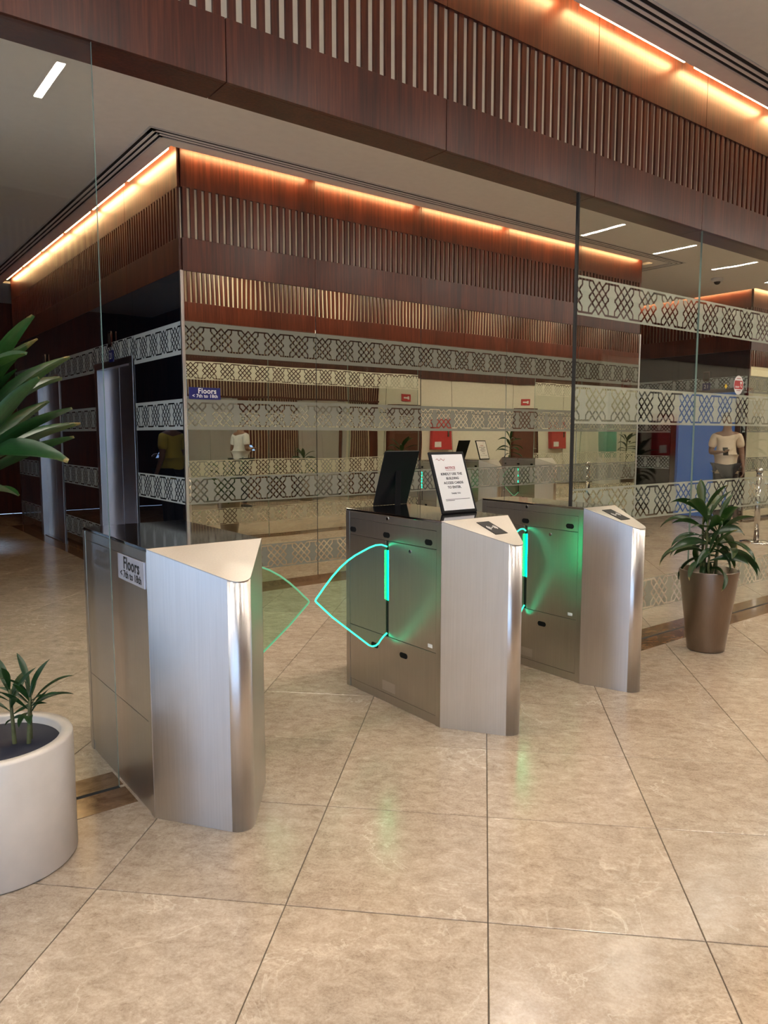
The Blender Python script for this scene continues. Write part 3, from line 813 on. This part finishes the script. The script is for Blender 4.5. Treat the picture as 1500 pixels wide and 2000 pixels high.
        if reader and e < 0:
            sl = math.atan((TOP - TIP) / NOSE)
            rd = bpy.data.objects.new('card_reader', bpy.data.meshes.new('card_reader'))
            bm = bmesh.new(); add_box(bm, -0.041, 0.041, -0.0675, 0.0675, 0, 0.0022, 0.0006); bm.to_mesh(rd.data); bm.free()
            rd.data.materials.append(M['black']); link(rd, r)
            yy = -BH - 0.108; rd.location = (0.0, yy, zt(0, yy) - 0.0005); rd.rotation_euler = (sl, 0, 0)
            bm = bmesh.new()
            def arc(rad, a0, a1, wd):
                N = 7
                for k in range(N):
                    t0 = a0 + (a1 - a0) * k / N; t1 = a0 + (a1 - a0) * (k + 1) / N
                    bm.faces.new([bm.verts.new((rr * math.cos(t), rr * math.sin(t), 0.0026)) for rr, t in ((rad, t0), (rad + wd, t0), (rad + wd, t1), (rad, t1))])
            arc(0.0, 0, 2 * math.pi, 0.004)
            for q in (0, math.pi):
                for rad in (0.012, 0.019, 0.026): arc(rad, q - 0.75, q + 0.75, 0.0032)
            bm_obj('contactless_symbol', bm, 'white', rd)
    return r
t1 = turnstile(0.905 + 0.2275, 0.455, 'leftmost stainless steel turnstile with a Floors sign on its side', right=0.475, plain_left=True, reader=False, edge='edge_reflect_glow')
t2 = turnstile(2.303 + 0.2225, 0.445, 'middle stainless steel turnstile carrying the framed notice', left=0.436, right=0.26)
t3 = turnstile(3.355 + 0.140, 0.28, 'narrow stainless steel turnstile next to the lattice glass and bronze planter', left=0.262)
GM = 5.67 * 2   # the second gate is the mirror image of the first
turnstile(GM - 3.495, 0.28, 'narrow turnstile of the second gate, seen in the mirrored wall', right=0.262)
turnstile(GM - 2.5255, 0.445, 'middle turnstile of the second gate, seen in the mirrored wall with a notice on top', left=0.26, right=0.436)
turnstile(GM - 1.1325, 0.455, 'widest-spaced turnstile of the second gate, farthest along the screen', left=0.475, edge='edge_reflect_glow')

# Floors sign on the side of the first turnstile
sg = box('floor_sign', 0.8985, 0.9035, 2.588, 2.876, 0.852, 0.949, 'silver_plate', None, 0.001)
tag(sg, 'silver plate reading Floors 7th to 18th on the side of the first turnstile', 'sign')
LX = -0.0032
text('lettering', 'Floors', 0.066, 'ink', sg, (LX, -0.01, 0.066), (R(90), 0, R(-90)), weight=0.0011, sx=0.98)
text('lettering', '< 7th to 18th', 0.040, 'ink', sg, (LX, 0.0, 0.024), (R(90), 0, R(-90)), weight=0.0006)
# Floors sign on the mirrored wall
sg = box('floor_sign', 2.535, 2.822, CY0 - 0.006, CY0 - 0.002, 1.706, 1.806, 'navy', None, 0.001)
tag(sg, 'navy blue plate reading Floors 7th to 18th on the mirrored wall', 'sign')
text('lettering', 'Floors', 0.062, 'white', sg, (0.02, -0.0026, 0.069), (R(90), 0, 0), weight=0.0012)
text('lettering', '< 7th to 18th', 0.040, 'white', sg, (0, -0.0026, 0.027), (R(90), 0, 0), weight=0.0007)

# framed notices on the middle turnstile
def notice(x, y, lean, rz, label, grp=None):
    r = empty('notice_stand', (x, y, TOP), rz); tag(r, label, 'notice', grp)
    W, H = 0.122, 0.332
    bd = bpy.data.objects.new('frame', bpy.data.meshes.new('frame'))
    bm = bmesh.new(); add_box(bm, -W, W, 0.0, 0.012, 0, H, 0.004); bm.to_mesh(bd.data); bm.free()
    bd.data.materials.append(M['black']); link(bd, r); bd.rotation_euler = (-lean, 0, 0); bd.location = (0, 0, 0.003)
    sh = box('paper', -W + 0.016, W - 0.016, -0.0012, 0.0005, 0.016, H - 0.016, 'paper', bd)
    def t(body, size, zz, mt, w_=0.0, xx=0.0): text('lettering', body, size, mt, sh, (xx, -0.0014, zz), (R(90), 0, 0), weight=w_)
    t('NOTICE', 0.018, 0.226, 'redink', 0.0003)
    box('underline', -0.033, 0.033, -0.0016, -0.0008, 0.2135, 0.2150, 'redink', sh)
    t('KINDLY USE THE', 0.0185, 0.193, 'ink', 0.00025); t('BUILDING', 0.0185, 0.169, 'ink', 0.00025)
    t('ACCESS CARDS', 0.0185, 0.145, 'ink', 0.00025); t('TO ENTER.', 0.0185, 0.121, 'ink', 0.00025)
    t('THANK YOU', 0.0105, 0.088, 'ink', 0.0001)
    for zz, a, b in ((0.056, -0.08, 0.088), (0.050, -0.08, -0.02)): box('small_print', a, b, -0.0016, -0.0008, zz, zz + 0.0022, 'ink', sh)
    tube('flourish', [(-0.085 + 0.0085 * k, -0.0014, 0.272 + 0.006 * math.sin(k * 1.9)) for k in range(8)], 0.0012, 'redink', sh, 5)
    st = box('easel_leg', -0.02, 0.02, 0.075, 0.079, 0.0, 0.2, 'black', r, 0.001); st.rotation_euler = (R(-2), 0, 0)
    return r
LEAN = math.atan2(0.115, 0.31)
notice(2.62, 2.785, LEAN, 0, 'black framed notice asking to use access cards, leaning on the middle turnstile')
notice(2.62, 3.385, LEAN, math.pi, 'black framed notice seen from behind on the middle turnstile')
notice(GM - 2.62, 2.785, LEAN, 0, 'framed notice facing the entrance hall on the second gate, seen mirrored from behind')
notice(GM - 2.62, 3.385, LEAN, math.pi, 'framed notice facing the lift hall on the second gate, seen in the mirrored wall')

# stickers on the glass screen
st = empty('oval_sticker', (5.583, GY - 0.0075, 1.777)); tag(st, 'red and white oval sticker on the patterned glass panel', 'sticker')
def disc(name, rx, rz, y, mat, parent, z0=-9, z1=9):
    pts = []
    for k in range(48):
        a = 2 * math.pi * k / 48; pts.append((rx * math.cos(a), y, min(max(rz * math.sin(a), z0), z1)))
    return mesh_obj(name, pts, [tuple(range(48))], mat, parent)
disc('backing', 0.071, 0.071, 0, 'white', st)
disc('red_field', 0.064, 0.066, -0.0006, 'red', st, -0.03, 0.034)
for k, (a, b, z) in enumerate(((-0.05, 0.012, -0.012), (-0.05, 0.006, -0.020), (-0.03, 0.03, -0.043), (-0.03, 0.03, 0.047))):
    box('print_line', a, b, -0.0014, -0.0008, z, z + 0.004, 'white' if k < 2 else 'redink', st)
boxes('tap_symbol', [(0.022, 0.045, -0.0014, -0.0008, 0.012, 0.026), (0.030, 0.037, -0.0014, -0.0008, -0.012, 0.012), (0.037, 0.048, -0.0014, -0.0008, -0.016, -0.009)], 'white', st)
sy = mesh_obj('diamond_sticker', [(5.40 - .02, GY - .0072, 1.762), (5.40, GY - .0072, 1.742), (5.40 + .022, GY - .0072, 1.762), (5.40, GY - .0072, 1.782)], [(0, 1, 2, 3)], 'yellow')
tag(sy, 'small yellow diamond sticker beside the red oval sticker', 'sticker')

# ---------------------------------------------------------------- ceiling camera
dc = empty('dome_camera', (10.72, 5.95, CI)); tag(dc, 'white dome security camera under the right lobby ceiling', 'camera')
lathe('base', [(0.085, 0.0), (0.085, -0.035), (0.07, -0.05), (0.0, -0.05)], 'white', dc)
lathe('lens_dome', [(0.045, -0.05)] + [(0.045 * math.cos(a * math.pi / 16), -0.05 - 0.04 * math.sin(a * math.pi / 16)) for a in range(1, 9)], 'black', dc)

# ---------------------------------------------------------------- steel post behind the right-hand glass
sp_ = empty('barrier_post', (9.72, 4.70, 0)); tag(sp_, 'steel barrier post on a round base behind the right glass', 'post')
lathe('base', [(0.20, 0), (0.20, 0.012), (0.17, 0.022), (0.05, 0.035), (0.0, 0.035)], 'polished', sp_)
lathe('pole', [(0.035, 0.03), (0.035, 0.93), (0.0, 0.93)], 'polished', sp_, seg=24)
lathe('cap', [(0.042, 0.92), (0.045, 0.95), (0.03, 0.975), (0.0, 0.98)], 'polished', sp_, seg=24)

# ---------------------------------------------------------------- plants
def leaf_mesh(L, W, droop, fold, curl, mat, neck=0.16, torn=0.0):
    """long dracaena leaf: petiole neck, folded blade along +x, drooping in z"""
    n = 11; vs = []; uv = []; x = z = 0.0; a = 0.0
    for i in range(n + 1):
        t = i / n
        if i: a = -droop * (t ** 1.3); x += L / n * math.cos(a); z += L / n * math.sin(a)
        if t < neck: wd = W * (0.16 + 0.25 * (t / neck) ** 2)
        else:
            q = (t - neck) / (1 - neck); wd = W * (0.41 + 0.59 * math.sin(min(1, q * 2.0) * math.pi / 2)) * (1 - max(0, (q - 0.45) / 0.55) ** 2.2 * (1 - torn))
        wd = max(wd, 0.0015)
        tw = curl * math.sin(t * 3.0)
        for s, u in ((-1, 0.0), (0, 0.5), (1, 1.0)):
            lift_ = fold * wd * (abs(s)) + s * tw * wd
            vs.append((x - lift_ * math.sin(a), s * wd * 0.5 + 0.012 * math.sin(t * 9 + L * 30) * t * abs(s) * 0.2, z + lift_ * math.cos(a))); uv.append((u, t))
    fs = []
    for i in range(n):
        for k in (0, 1):
            b = i * 3 + k; fs.append((b, b + 1, b + 4, b + 3))
    me = bpy.data.meshes.new('leaf'); me.from_pydata(vs, [], fs); me.update()
    l = me.uv_layers.new(name='UVMap')
    for i, lo in enumerate(me.loops): l.data[i].uv = uv[lo.vertex_index]
    for p in me.polygons: p.use_smooth = True
    me.materials.append(M[mat])
    return me
rng = random.Random(21)
LEAVES = [leaf_mesh(1.0, w_, d, f, c, 'leaf', torn=0.0) for w_, d, f, c in ((0.17, 0.5, 0.30, 0.1), (0.19, 0.9, 0.25, -0.15), (0.18, 1.3, 0.3, 0.2), (0.16, 1.6, 0.35, -0.1), (0.21, 0.2, 0.2, 0.15))]
BIG = [leaf_mesh(1.0, w_, d, f, c, 'leaf2', 0.12, torn=tn) for w_, d, f, c, tn in ((0.19, 0.25, 0.45, 0.15, 0.22), (0.16, 0.5, 0.50, -0.1, 0.15), (0.22, 0.75, 0.35, 0.2, 0.35), (0.13, 0.1, 0.7, 0.0, 0.25))]
def put_leaf(me, parent, p, az, el, L, roll=0.0):
    o = bpy.data.objects.new('leaf', me); link(o, parent); o.location = p
    m = Matrix.Rotation(az, 4, 'Z') @ Matrix.Rotation(-el, 4, 'Y') @ Matrix.Rotation(roll, 4, 'X')
    o.rotation_euler = m.to_euler(); o.scale = (L, L, L)
    return o

# bronze planter with the dracaena beside the right glass
pr = empty('potted_dracaena', (4.572, 2.505, 0)); tag(pr, 'leafy dracaena in a tall tapered bronze planter before the lattice glass', 'potted plant')
lathe('planter', [(0.0, 0.003), (0.112, 0.003), (0.115, 0.008), (0.182, 0.528), (0.182, 0.532), (0.172, 0.532), (0.165, 0.47)], 'pot_bronze', pr, seg=56)
lathe('soil', [(0.164, 0.468), (0.0, 0.475)], 'soil', pr)
canes = [((-0.03, 0.02), (-0.07, -0.02), 0.40, 0.0), ((0.03, -0.03), (0.045, -0.03), 0.36, 0.0), ((0.0, 0.05), (0.03, 0.07), 0.47, 0.0), ((0.06, 0.02), (0.10, -0.01), 0.24, 0.0), ((-0.06, -0.03), (-0.10, -0.05), 0.20, 0.0)]
for ci, (b, t, h, z0) in enumerate(canes):
    pts = [(b[0] + (t[0] - b[0]) * k / 6 + 0.006 * math.sin(k * 2 + ci), b[1] + (t[1] - b[1]) * k / 6, 0.46 + h * k / 6) for k in range(7)]
    tube('cane', pts, [0.0105 - 0.0008 * k for k in range(7)], 'cane', pr, 7)
    nl = 11 if h > 0.35 else 7
    for k in range(nl):
        q = (k + 0.5) / nl; f = 0.40 + 0.60 * q
        i = f * 6; i0 = min(5, int(i)); fr = i - i0
        p = [pts[i0][j] + (pts[i0 + 1][j] - pts[i0][j]) * fr for j in range(3)]
        az = k * 2.39996 + ci * 1.1 + rng.uniform(-0.4, 0.4)
        el = (0.25 if q < 0.4 else -0.05 + 1.25 * q) + rng.uniform(-0.3, 0.25)
        me = LEAVES[(3 if q < 0.4 else rng.choice((2, 2, 3, 1)) if q < 0.65 else rng.choice((0, 1, 2)) if q < 0.88 else rng.choice((0, 4)))]
        put_leaf(me, pr, p, az, el, rng.uniform(0.24, 0.36) * (0.8 if q > 0.88 else 1.0), rng.uniform(-0.7, 0.7))

# white cylinder pot with small canes and one tall cane (crown at the left picture edge)
pw_ = empty('potted_dracaena', (0.402, 2.640, 0)); tag(pw_, 'dracaena in a white cylinder pot beside the leftmost turnstile', 'potted plant')
lathe('pot', [(0.0, 0.002), (0.236, 0.002), (0.241, 0.008), (0.241, 0.405), (0.237, 0.413), (0.206, 0.413), (0.200, 0.407), (0.200, 0.28)], 'pot_white', pw_, seg=72)
lathe('liner', [(0.1995, 0.385), (0.1985, 0.30)], 'liner', pw_, seg=48)
lathe('soil', [(0.199, 0.318), (0.1, 0.330), (0.0, 0.335)], 'soil', pw_)
peb = None
for k in range(46):
    a = rng.uniform(0, 6.28); rr = 0.185 * math.sqrt(rng.random()); s = rng.uniform(0.012, 0.026)
    if peb is None:
        bm = bmesh.new(); bmesh.ops.create_icosphere(bm, subdivisions=2, radius=1.0); peb = bm_obj('pebble', bm, 'soil', pw_, smooth=True); o = peb
    else: o = peb.copy(); COL.objects.link(o); o.parent = pw_
    o.location = (rr * math.cos(a), rr * math.sin(a), 0.334); o.scale = (s * 1.4, s, s * 0.6); o.rotation_euler = (0, 0, rng.uniform(0, 3))
for ci, (b, t, h) in enumerate((((0.060, -0.02), (0.052, -0.02), 0.25), ((0.092, -0.045), (0.104, -0.05), 0.22), ((0.106, -0.01), (0.116, -0.005), 0.24))):
    pts = [(b[0] + (t[0] - b[0]) * k / 5, b[1] + (t[1] - b[1]) * k / 5, 0.32 + h * k / 5) for k in range(6)]
    tube('cane', pts, [0.0085 - 0.0008 * k for k in range(6)], 'cane', pw_, 7)
    for k in range(8):
        q = (k + 0.5) / 8; z = 0.32 + h * (0.62 + 0.38 * q)
        az = k * 2.39996 + ci * 2.0; el = 0.25 + 1.05 * q + rng.uniform(-0.2, 0.2)
        put_leaf(LEAVES[rng.choice((0, 4)) if q > .3 else 1], pw_, (t[0], t[1], z), az, el, rng.uniform(0.09, 0.15), rng.uniform(-0.5, 0.5))
put_leaf(LEAVES[1], pw_, (0.115, -0.01, 0.50), R(-25), 1.0, 0.17, 0.2)
pts = [(-0.06 - 0.03 * math.sin(k * 0.5), 0.02 * math.sin(k * 0.8), 0.32 + 1.12 * k / 10) for k in range(11)]
tube('cane', pts, [0.018 - 0.0006 * k for k in range(11)], 'cane', pw_, 9)
cx_, cy_, cz_ = pts[-1]
# leaves listed as tip targets (world X, Y, Z) read off the crown at the picture edge, plus a ring round the far side
for (tx, ty, tz, bz, mi) in ((.575, 2.58, 1.755, 1.36, 0), (.545, 2.50, 1.685, 1.34, 1), (.665, 2.57, 1.640, 1.36, 0), (.545, 2.42, 1.555, 1.30, 3), (.655, 2.60, 1.578, 1.30, 2),
                             (.650, 2.52, 1.475, 1.30, 3), (.700, 2.62, 1.430, 1.27, 0), (.660, 2.55, 1.385, 1.24, 3), (.605, 2.47, 1.300, 1.32, 2), (.47, 2.40, 1.22, 1.2, 1), (.52, 2.62, 1.60, 1.28, 1), (.62, 2.66, 1.50, 1.25, 0)):
    b = Vector((cx_, cy_, bz)); tv = Vector((tx - 0.402, ty - 2.640, tz)) - b
    el = math.atan2(tv.z, math.hypot(tv.x, tv.y)); az = math.atan2(tv.y, tv.x)
    dr = (0.25, 0.5, 0.75, 0.1)[mi]
    put_leaf(BIG[mi], pw_, b, az, el + dr * 0.48, tv.length * 1.04, rng.uniform(-0.5, 0.5))
for k in range(16):
    az = R(60) + k * R(230) / 15; put_leaf(BIG[k % 3], pw_, (cx_, cy_, 1.22 + 0.02 * k), az, rng.uniform(0.1, 1.2), rng.uniform(0.32, 0.42) * (0.5 if math.sin(az) > 0.25 else 1), rng.uniform(-0.4, 0.4))

# ---------------------------------------------------------------- people
def skin_mesh(name, nodes, edges, mat, parent, sub=2):
    """grow a surface over a skeleton; nodes: key -> (x, y, z, rx, ry)"""
    keys = list(nodes); idx = {k: i for i, k in enumerate(keys)}
    me = bpy.data.meshes.new(name); me.from_pydata([nodes[k][:3] for k in keys], [(idx[a], idx[b]) for a, b in edges], [])
    o = bpy.data.objects.new(name, me); COL.objects.link(o)
    md = o.modifiers.new('skin', 'SKIN'); md.use_smooth_shade = True; md.branch_smoothing = 0.6
    for i, k in enumerate(keys):
        sv = me.skin_vertices[0].data[i]; sv.radius = nodes[k][3:5]; sv.use_root = (i == 0)
    ss = o.modifiers.new('sub', 'SUBSURF'); ss.levels = sub; ss.render_levels = sub
    dg = bpy.context.evaluated_depsgraph_get()
    m2 = bpy.data.meshes.new_from_object(o.evaluated_get(dg)); m2.name = name
    bpy.data.objects.remove(o); bpy.data.meshes.remove(me)
    for p in m2.polygons: p.use_smooth = True
    m2.materials.clear(); m2.materials.append(M[mat])
    return link(bpy.data.objects.new(name, m2), parent)
def person(loc, rz, shirt, label, phone_hand=1):
    """standing figure facing local -y, one hand holding a phone before the chest"""
    r = empty('person', loc, rz); tag(r, label, 'person')
    s = phone_hand
    N = {'pelvis': (0, 0, .95, .145, .10), 'waist': (0, 0, 1.08, .13, .095), 'chest': (0, 0, 1.28, .155, .105), 'collar': (0, .005, 1.42, .10, .075), 'neck': (0, -.005, 1.49, .055, .055),
         'jaw': (0, -.025, 1.555, .062, .072), 'head': (0, -.018, 1.63, .078, .094), 'crown': (0, -.005, 1.70, .06, .072)}
    E = [('pelvis', 'waist'), ('waist', 'chest'), ('chest', 'collar'), ('collar', 'neck'), ('neck', 'jaw'), ('jaw', 'head'), ('head', 'crown')]
    def hand(tag_, wx, wy, wz, d, side):
        """palm, four fingers and a thumb at the end of the arm, curled towards d"""
        d = Vector(d).normalized(); sd = Vector(side).normalized(); W = Vector((wx, wy, wz))
        P = W + d * 0.075
        N['palm' + tag_] = (*P, .034, .018); E.append(('wrist' + tag_, 'palm' + tag_))
        cu = d.cross(sd)
        for k in range(4):
            a = P + d * 0.03 + sd * (0.027 - 0.018 * k); b = a + d * (0.035, .04, .037, .028)[k] + cu * 0.012; c = b + d * 0.018 + cu * 0.026
            for nm, q in (('a', a), ('b', b), ('c', c)): N[f'f{tag_}{k}{nm}'] = (*q, .009, .009)
            E.extend([('palm' + tag_, f'f{tag_}{k}a'), (f'f{tag_}{k}a', f'f{tag_}{k}b'), (f'f{tag_}{k}b', f'f{tag_}{k}c')])
        a = W + d * 0.045 + sd * 0.035; b = a + d * 0.035 + sd * 0.012 + cu * 0.012
        N[f't{tag_}a'] = (*a, .011, .011); N[f't{tag_}b'] = (*b, .009, .009)
        E.extend([('wrist' + tag_, f't{tag_}a'), (f't{tag_}a', f't{tag_}b')])
    for sd, t in ((-1, 'L'), (1, 'R')):
        N['sh' + t] = (sd * .175, .005, 1.40, .058, .058)
        if sd == s:
            N['el' + t] = (sd * .225, .02, 1.12, .044, .044); N['wrist' + t] = (sd * .11, -.215, 1.14, .028, .028)
        else:
            N['el' + t] = (sd * .235, .03, 1.12, .044, .044); N['wrist' + t] = (sd * .245, -.06, .90, .027, .027)
        E.extend([('collar', 'sh' + t), ('sh' + t, 'el' + t), ('el' + t, 'wrist' + t)])
        w_ = N['wrist' + t]
        if sd == s: hand(t, *w_[:3], (-sd * 0.45, -0.9, 0.05), (-sd * 0.9, 0.45, 0.1))
        else: hand(t, *w_[:3], (0, -0.25, -1), (0, -1, 0.25))
        N['hip' + t] = (sd * .085, 0, .88, .085, .085); N['knee' + t] = (sd * .095, -.015, .50, .056, .056); N['ankle' + t] = (sd * .10, .015, .09, .038, .038); N['toe' + t] = (sd * .115, -.13, .035, .034, .028)
        E.extend([('pelvis', 'hip' + t), ('hip' + t, 'knee' + t), ('knee' + t, 'ankle' + t), ('ankle' + t, 'toe' + t)])
    body = skin_mesh('body', N, E, 'skin', r)
    g = 0.026
    S = {k: (*N[k][:3], N[k][3] + g, N[k][4] + g) for k in ('pelvis', 'waist', 'chest', 'collar')}
    S['hem'] = (0, 0, .83, .195, .150)
    SE = [('pelvis', 'waist'), ('waist', 'chest'), ('chest', 'collar'), ('pelvis', 'hem')]
    for t in 'LR':
        a, b = Vector(N['sh' + t][:3]), Vector(N['el' + t][:3]); c = a.lerp(b, 0.75)
        S['sh' + t] = (*a, .078, .078); S['sl' + t] = (*c, .066, .066); SE += [('collar', 'sh' + t), ('sh' + t, 'sl' + t)]
    skin_mesh('shirt', S, SE, shirt, r)
    T = {'pelvis': (0, 0, .93, .185, .135)}; TE = []
    for t in 'LR':
        for k, gr in (('hip', .035), ('knee', .026), ('ankle', .028)): T[k + t] = (*N[k + t][:3], N[k + t][3] + gr, N[k + t][4] + gr)
        TE += [('pelvis', 'hip' + t), ('hip' + t, 'knee' + t), ('knee' + t, 'ankle' + t)]
    skin_mesh('trousers', T, TE, 'trousers', r)
    for t in 'LR':
        x = N['toe' + t][0]
        skin_mesh('shoe', {'h': (x * 0.95, .045, .048, .042, .042), 'm': (x, -.06, .042, .045, .038), 't': (x * 1.02, -.155, .034, .042, .03)}, [('h', 'm'), ('m', 't')], 'shoe', r)
    # hair, face
    bm = bmesh.new(); bmesh.ops.create_uvsphere(bm, u_segments=24, v_segments=16, radius=1.0)
    for v in bm.verts:
        v.co = Vector((v.co.x * .086, v.co.y * .102 - .008, v.co.z * .098 + 1.668))
    cut = [v for v in bm.verts if (v.co.y < -.035 and v.co.z < 1.70) or v.co.z < 1.60]
    bmesh.ops.delete(bm, geom=cut, context='VERTS'); bm_obj('hair', bm, 'hair', r, smooth=True)
    for sd in (-1, 1):
        bm = bmesh.new(); bmesh.ops.create_uvsphere(bm, u_segments=10, v_segments=8, radius=0.011); bm_obj('eye', bm, 'ink', r, (sd * .031, -.098, 1.635), True)
        bm = bmesh.new(); bmesh.ops.create_uvsphere(bm, u_segments=10, v_segments=8, radius=1)
        for v in bm.verts: v.co = Vector((v.co.x * .012, v.co.y * .02, v.co.z * .03))
        bm_obj('ear', bm, 'skin', r, (sd * .08, .0, 1.63), True)
    bm = bmesh.new(); bmesh.ops.create_cone(bm, segments=10, radius1=.016, radius2=.007, depth=.045, cap_ends=True); o = bm_obj('nose', bm, 'skin', r, (0, -.112, 1.612), True); o.rotation_euler = (R(-12), 0, 0)
    bm = bmesh.new(); add_box(bm, -.022, .022, -.006, .006, -.004, .004, .002); bm_obj('mouth', bm, 'redink', r, (0, -.098, 1.572))
    # the phone itself is held: a thing of its own
    ph = box('mobile_phone', -.038, .038, -.005, .005, 0, .145, 'black', None, .003)
    h = Matrix.Rotation(rz, 4, 'Z') @ Vector((s * .055, -.30, 1.09)); ph.location = (loc[0] + h.x, loc[1] + h.y, loc[2] + h.z)
    ph.rotation_euler = (R(-35), 0, rz)
    box('screen', -.033, .033, .005, .0056, .008, .137, 'phone', ph)
    return r, ph
for args, pl_ in ((((11.45, 6.08, 0), R(-52), 'shirt_beige', 'person in a beige T-shirt and dark trousers looking at a phone, behind the right glass', -1), 'dark phone held by the person in the beige T-shirt'),
                  (((1.18, 9.70, 0), R(150), 'shirt_yellow', 'person in a yellow shirt holding a phone, mirrored in the black glass', 1), 'lit phone held by the person in the yellow shirt'),
                  (((6.45, -0.85, 0), R(75), 'shirt_white', 'person in a white shirt holding a phone, seen in the mirrored wall', 1), 'lit phone held by the person in the white shirt')):
    p_, ph = person(*args); tag(ph, pl_, 'phone')

# ---------------------------------------------------------------- things along the wall behind the camera (seen in the mirrors)
def wall_lift(x, label):
    r = empty('lift_door', (x, YB, 0), math.pi); tag(r, label, 'lift door')
    bm = bmesh.new(); add_box(bm, -.62, -.52, -0.02, 0.05, 0, 2.17, .002); add_box(bm, .52, .62, -0.02, 0.05, 0, 2.17, .002); add_box(bm, -.52, .52, -0.02, .05, 2.10, 2.17, .002)
    bm_obj('frame', bm, 'lift_steel', r)
    for s in (-1, 1):
        a, b = sorted((s * .002, s * .52)); box('door_leaf', a, b, 0.01, 0.04, 0.01, 2.10, 'lift_steel', r, .001)
    return r
wall_lift(6.42, 'steel lift door in the hall mirrored beside the white-shirted person')
wall_lift(9.15, 'steel lift door in the hall mirrored between two slatted panels')
def brown_door(x, label):
    r = empty('brown_door', (x, YB - 0.05, 0)); tag(r, label, 'door')
    box('leaf', -.43, .43, 0.0, .035, 0.01, 2.08, 'brown_door', r, .002)
    boxes('frame', [(-.49, -.43, 0, .05, 0, 2.14), (.43, .49, 0, .05, 0, 2.14), (-.43, .43, 0, .05, 2.08, 2.14)], 'wood', r)
    boxes('handle', [(.34, .38, .035, .07, 1.0, 1.02), (.25, .38, .06, .075, 1.0, 1.02)], 'polished', r)
brown_door(11.55, 'brown door in the white wall under the nearer exit sign')
brown_door(15.95, 'brown door in the white wall under the farther exit sign')
for x, lb in ((11.6, 'small red exit sign on the white wall over the nearer brown door'), (15.95, 'small red exit sign on the white wall over the farther brown door')):
    e = box('exit_sign', x - .14, x + .14, YB - .05, YB - .035, 2.22, 2.40, 'red', None, .002); tag(e, lb, 'exit sign')
    boxes('arrow', [(-.08, .04, .0076, .009, .07, .11), (.04, .09, .0076, .009, .05, .13)], 'white', e)
for x, lb in ((12.75, 'red fire cabinet on the white wall right of the nearer brown door'), (17.3, 'red fire cabinet on the white wall past the farther brown door')):
    c = empty('fire_cabinet', (x, YB - .05, 0)); tag(c, lb, 'fire cabinet')
    box('case', -.33, .33, 0, .12, 1.02, 1.80, 'red', c, .004); box('label_plate', -.25, -.02, .12, .123, 1.08, 1.22, 'white', c); box('handle', .2, .24, .12, .14, 1.35, 1.5, 'polished', c)
# plants and a teal vase standing by that wall
def bush(x, y, hgt, label, n=22, L=0.42):
    r = empty('potted_plant', (x, y, 0)); tag(r, label, 'potted plant')
    lathe('planter', [(0.0, 0.003), (0.15, 0.003), (0.21, 0.45), (0.195, 0.45), (0.19, 0.40), (0.0, 0.40)], 'pot_bronze', r, seg=32)
    tube('stem', [(0, 0, 0.38), (0.02, 0, 0.38 + hgt * .5), (0, 0.02, 0.38 + hgt)], 0.015, 'cane', r)
    for k in range(n):
        q = k / n; put_leaf(LEAVES[k % 5], r, (0, 0, 0.38 + hgt * (0.5 + 0.5 * q)), k * 2.4, -0.1 + 1.2 * q, L * rng.uniform(.8, 1.1), rng.uniform(-.3, .3))
bush(10.9, -1.5, 0.75, 'tall leafy plant before the nearer brown door, seen in the mirrored wall')
bush(8.3, -1.6, 0.55, 'low leafy plant before the slatted panel, seen in the mirrored wall', 18, .35)
bush(14.6, -1.5, 0.95, 'broad-leaved plant before the white wall, seen in the mirrored wall', 16, .45)
bush(19.35, -1.2, 0.9, 'plant at the far right end of the hall, seen in the mirrored wall', 18, .4)
tv = empty('teal_vase', (18.35, -1.2, 0)); tag(tv, 'tall rounded teal green vase on a plinth, seen in the mirrored wall', 'vase')
lathe('body', [(0.0, 0.75), (0.22, 0.75), (0.25, 0.82), (0.25, 1.5), (0.22, 1.62), (0.12, 1.70), (0.0, 1.71)], 'teal', tv, seg=40)
box('plinth', -.3, .3, -.3, .3, 0, .75, 'white', tv, .004)
# added lamp and frame that throw the blue patch on the left lobby floor
cp = empty('added_patch_lamp', (1.15, 10.55, CI)); tag(cp, 'added cool lamp for the blue floor patch deep in the left lift lobby', 'ceiling lamp')
box('frame', -.62, .62, -.62, .62, -.012, 0, 'white', cp, .002)
area('floor_patch_light', (1.55, 10.5, CI - 0.03), (0, R(12), 0), 1.0, 1.0, (0.30, 0.52, 1.0), 34, spread=30)
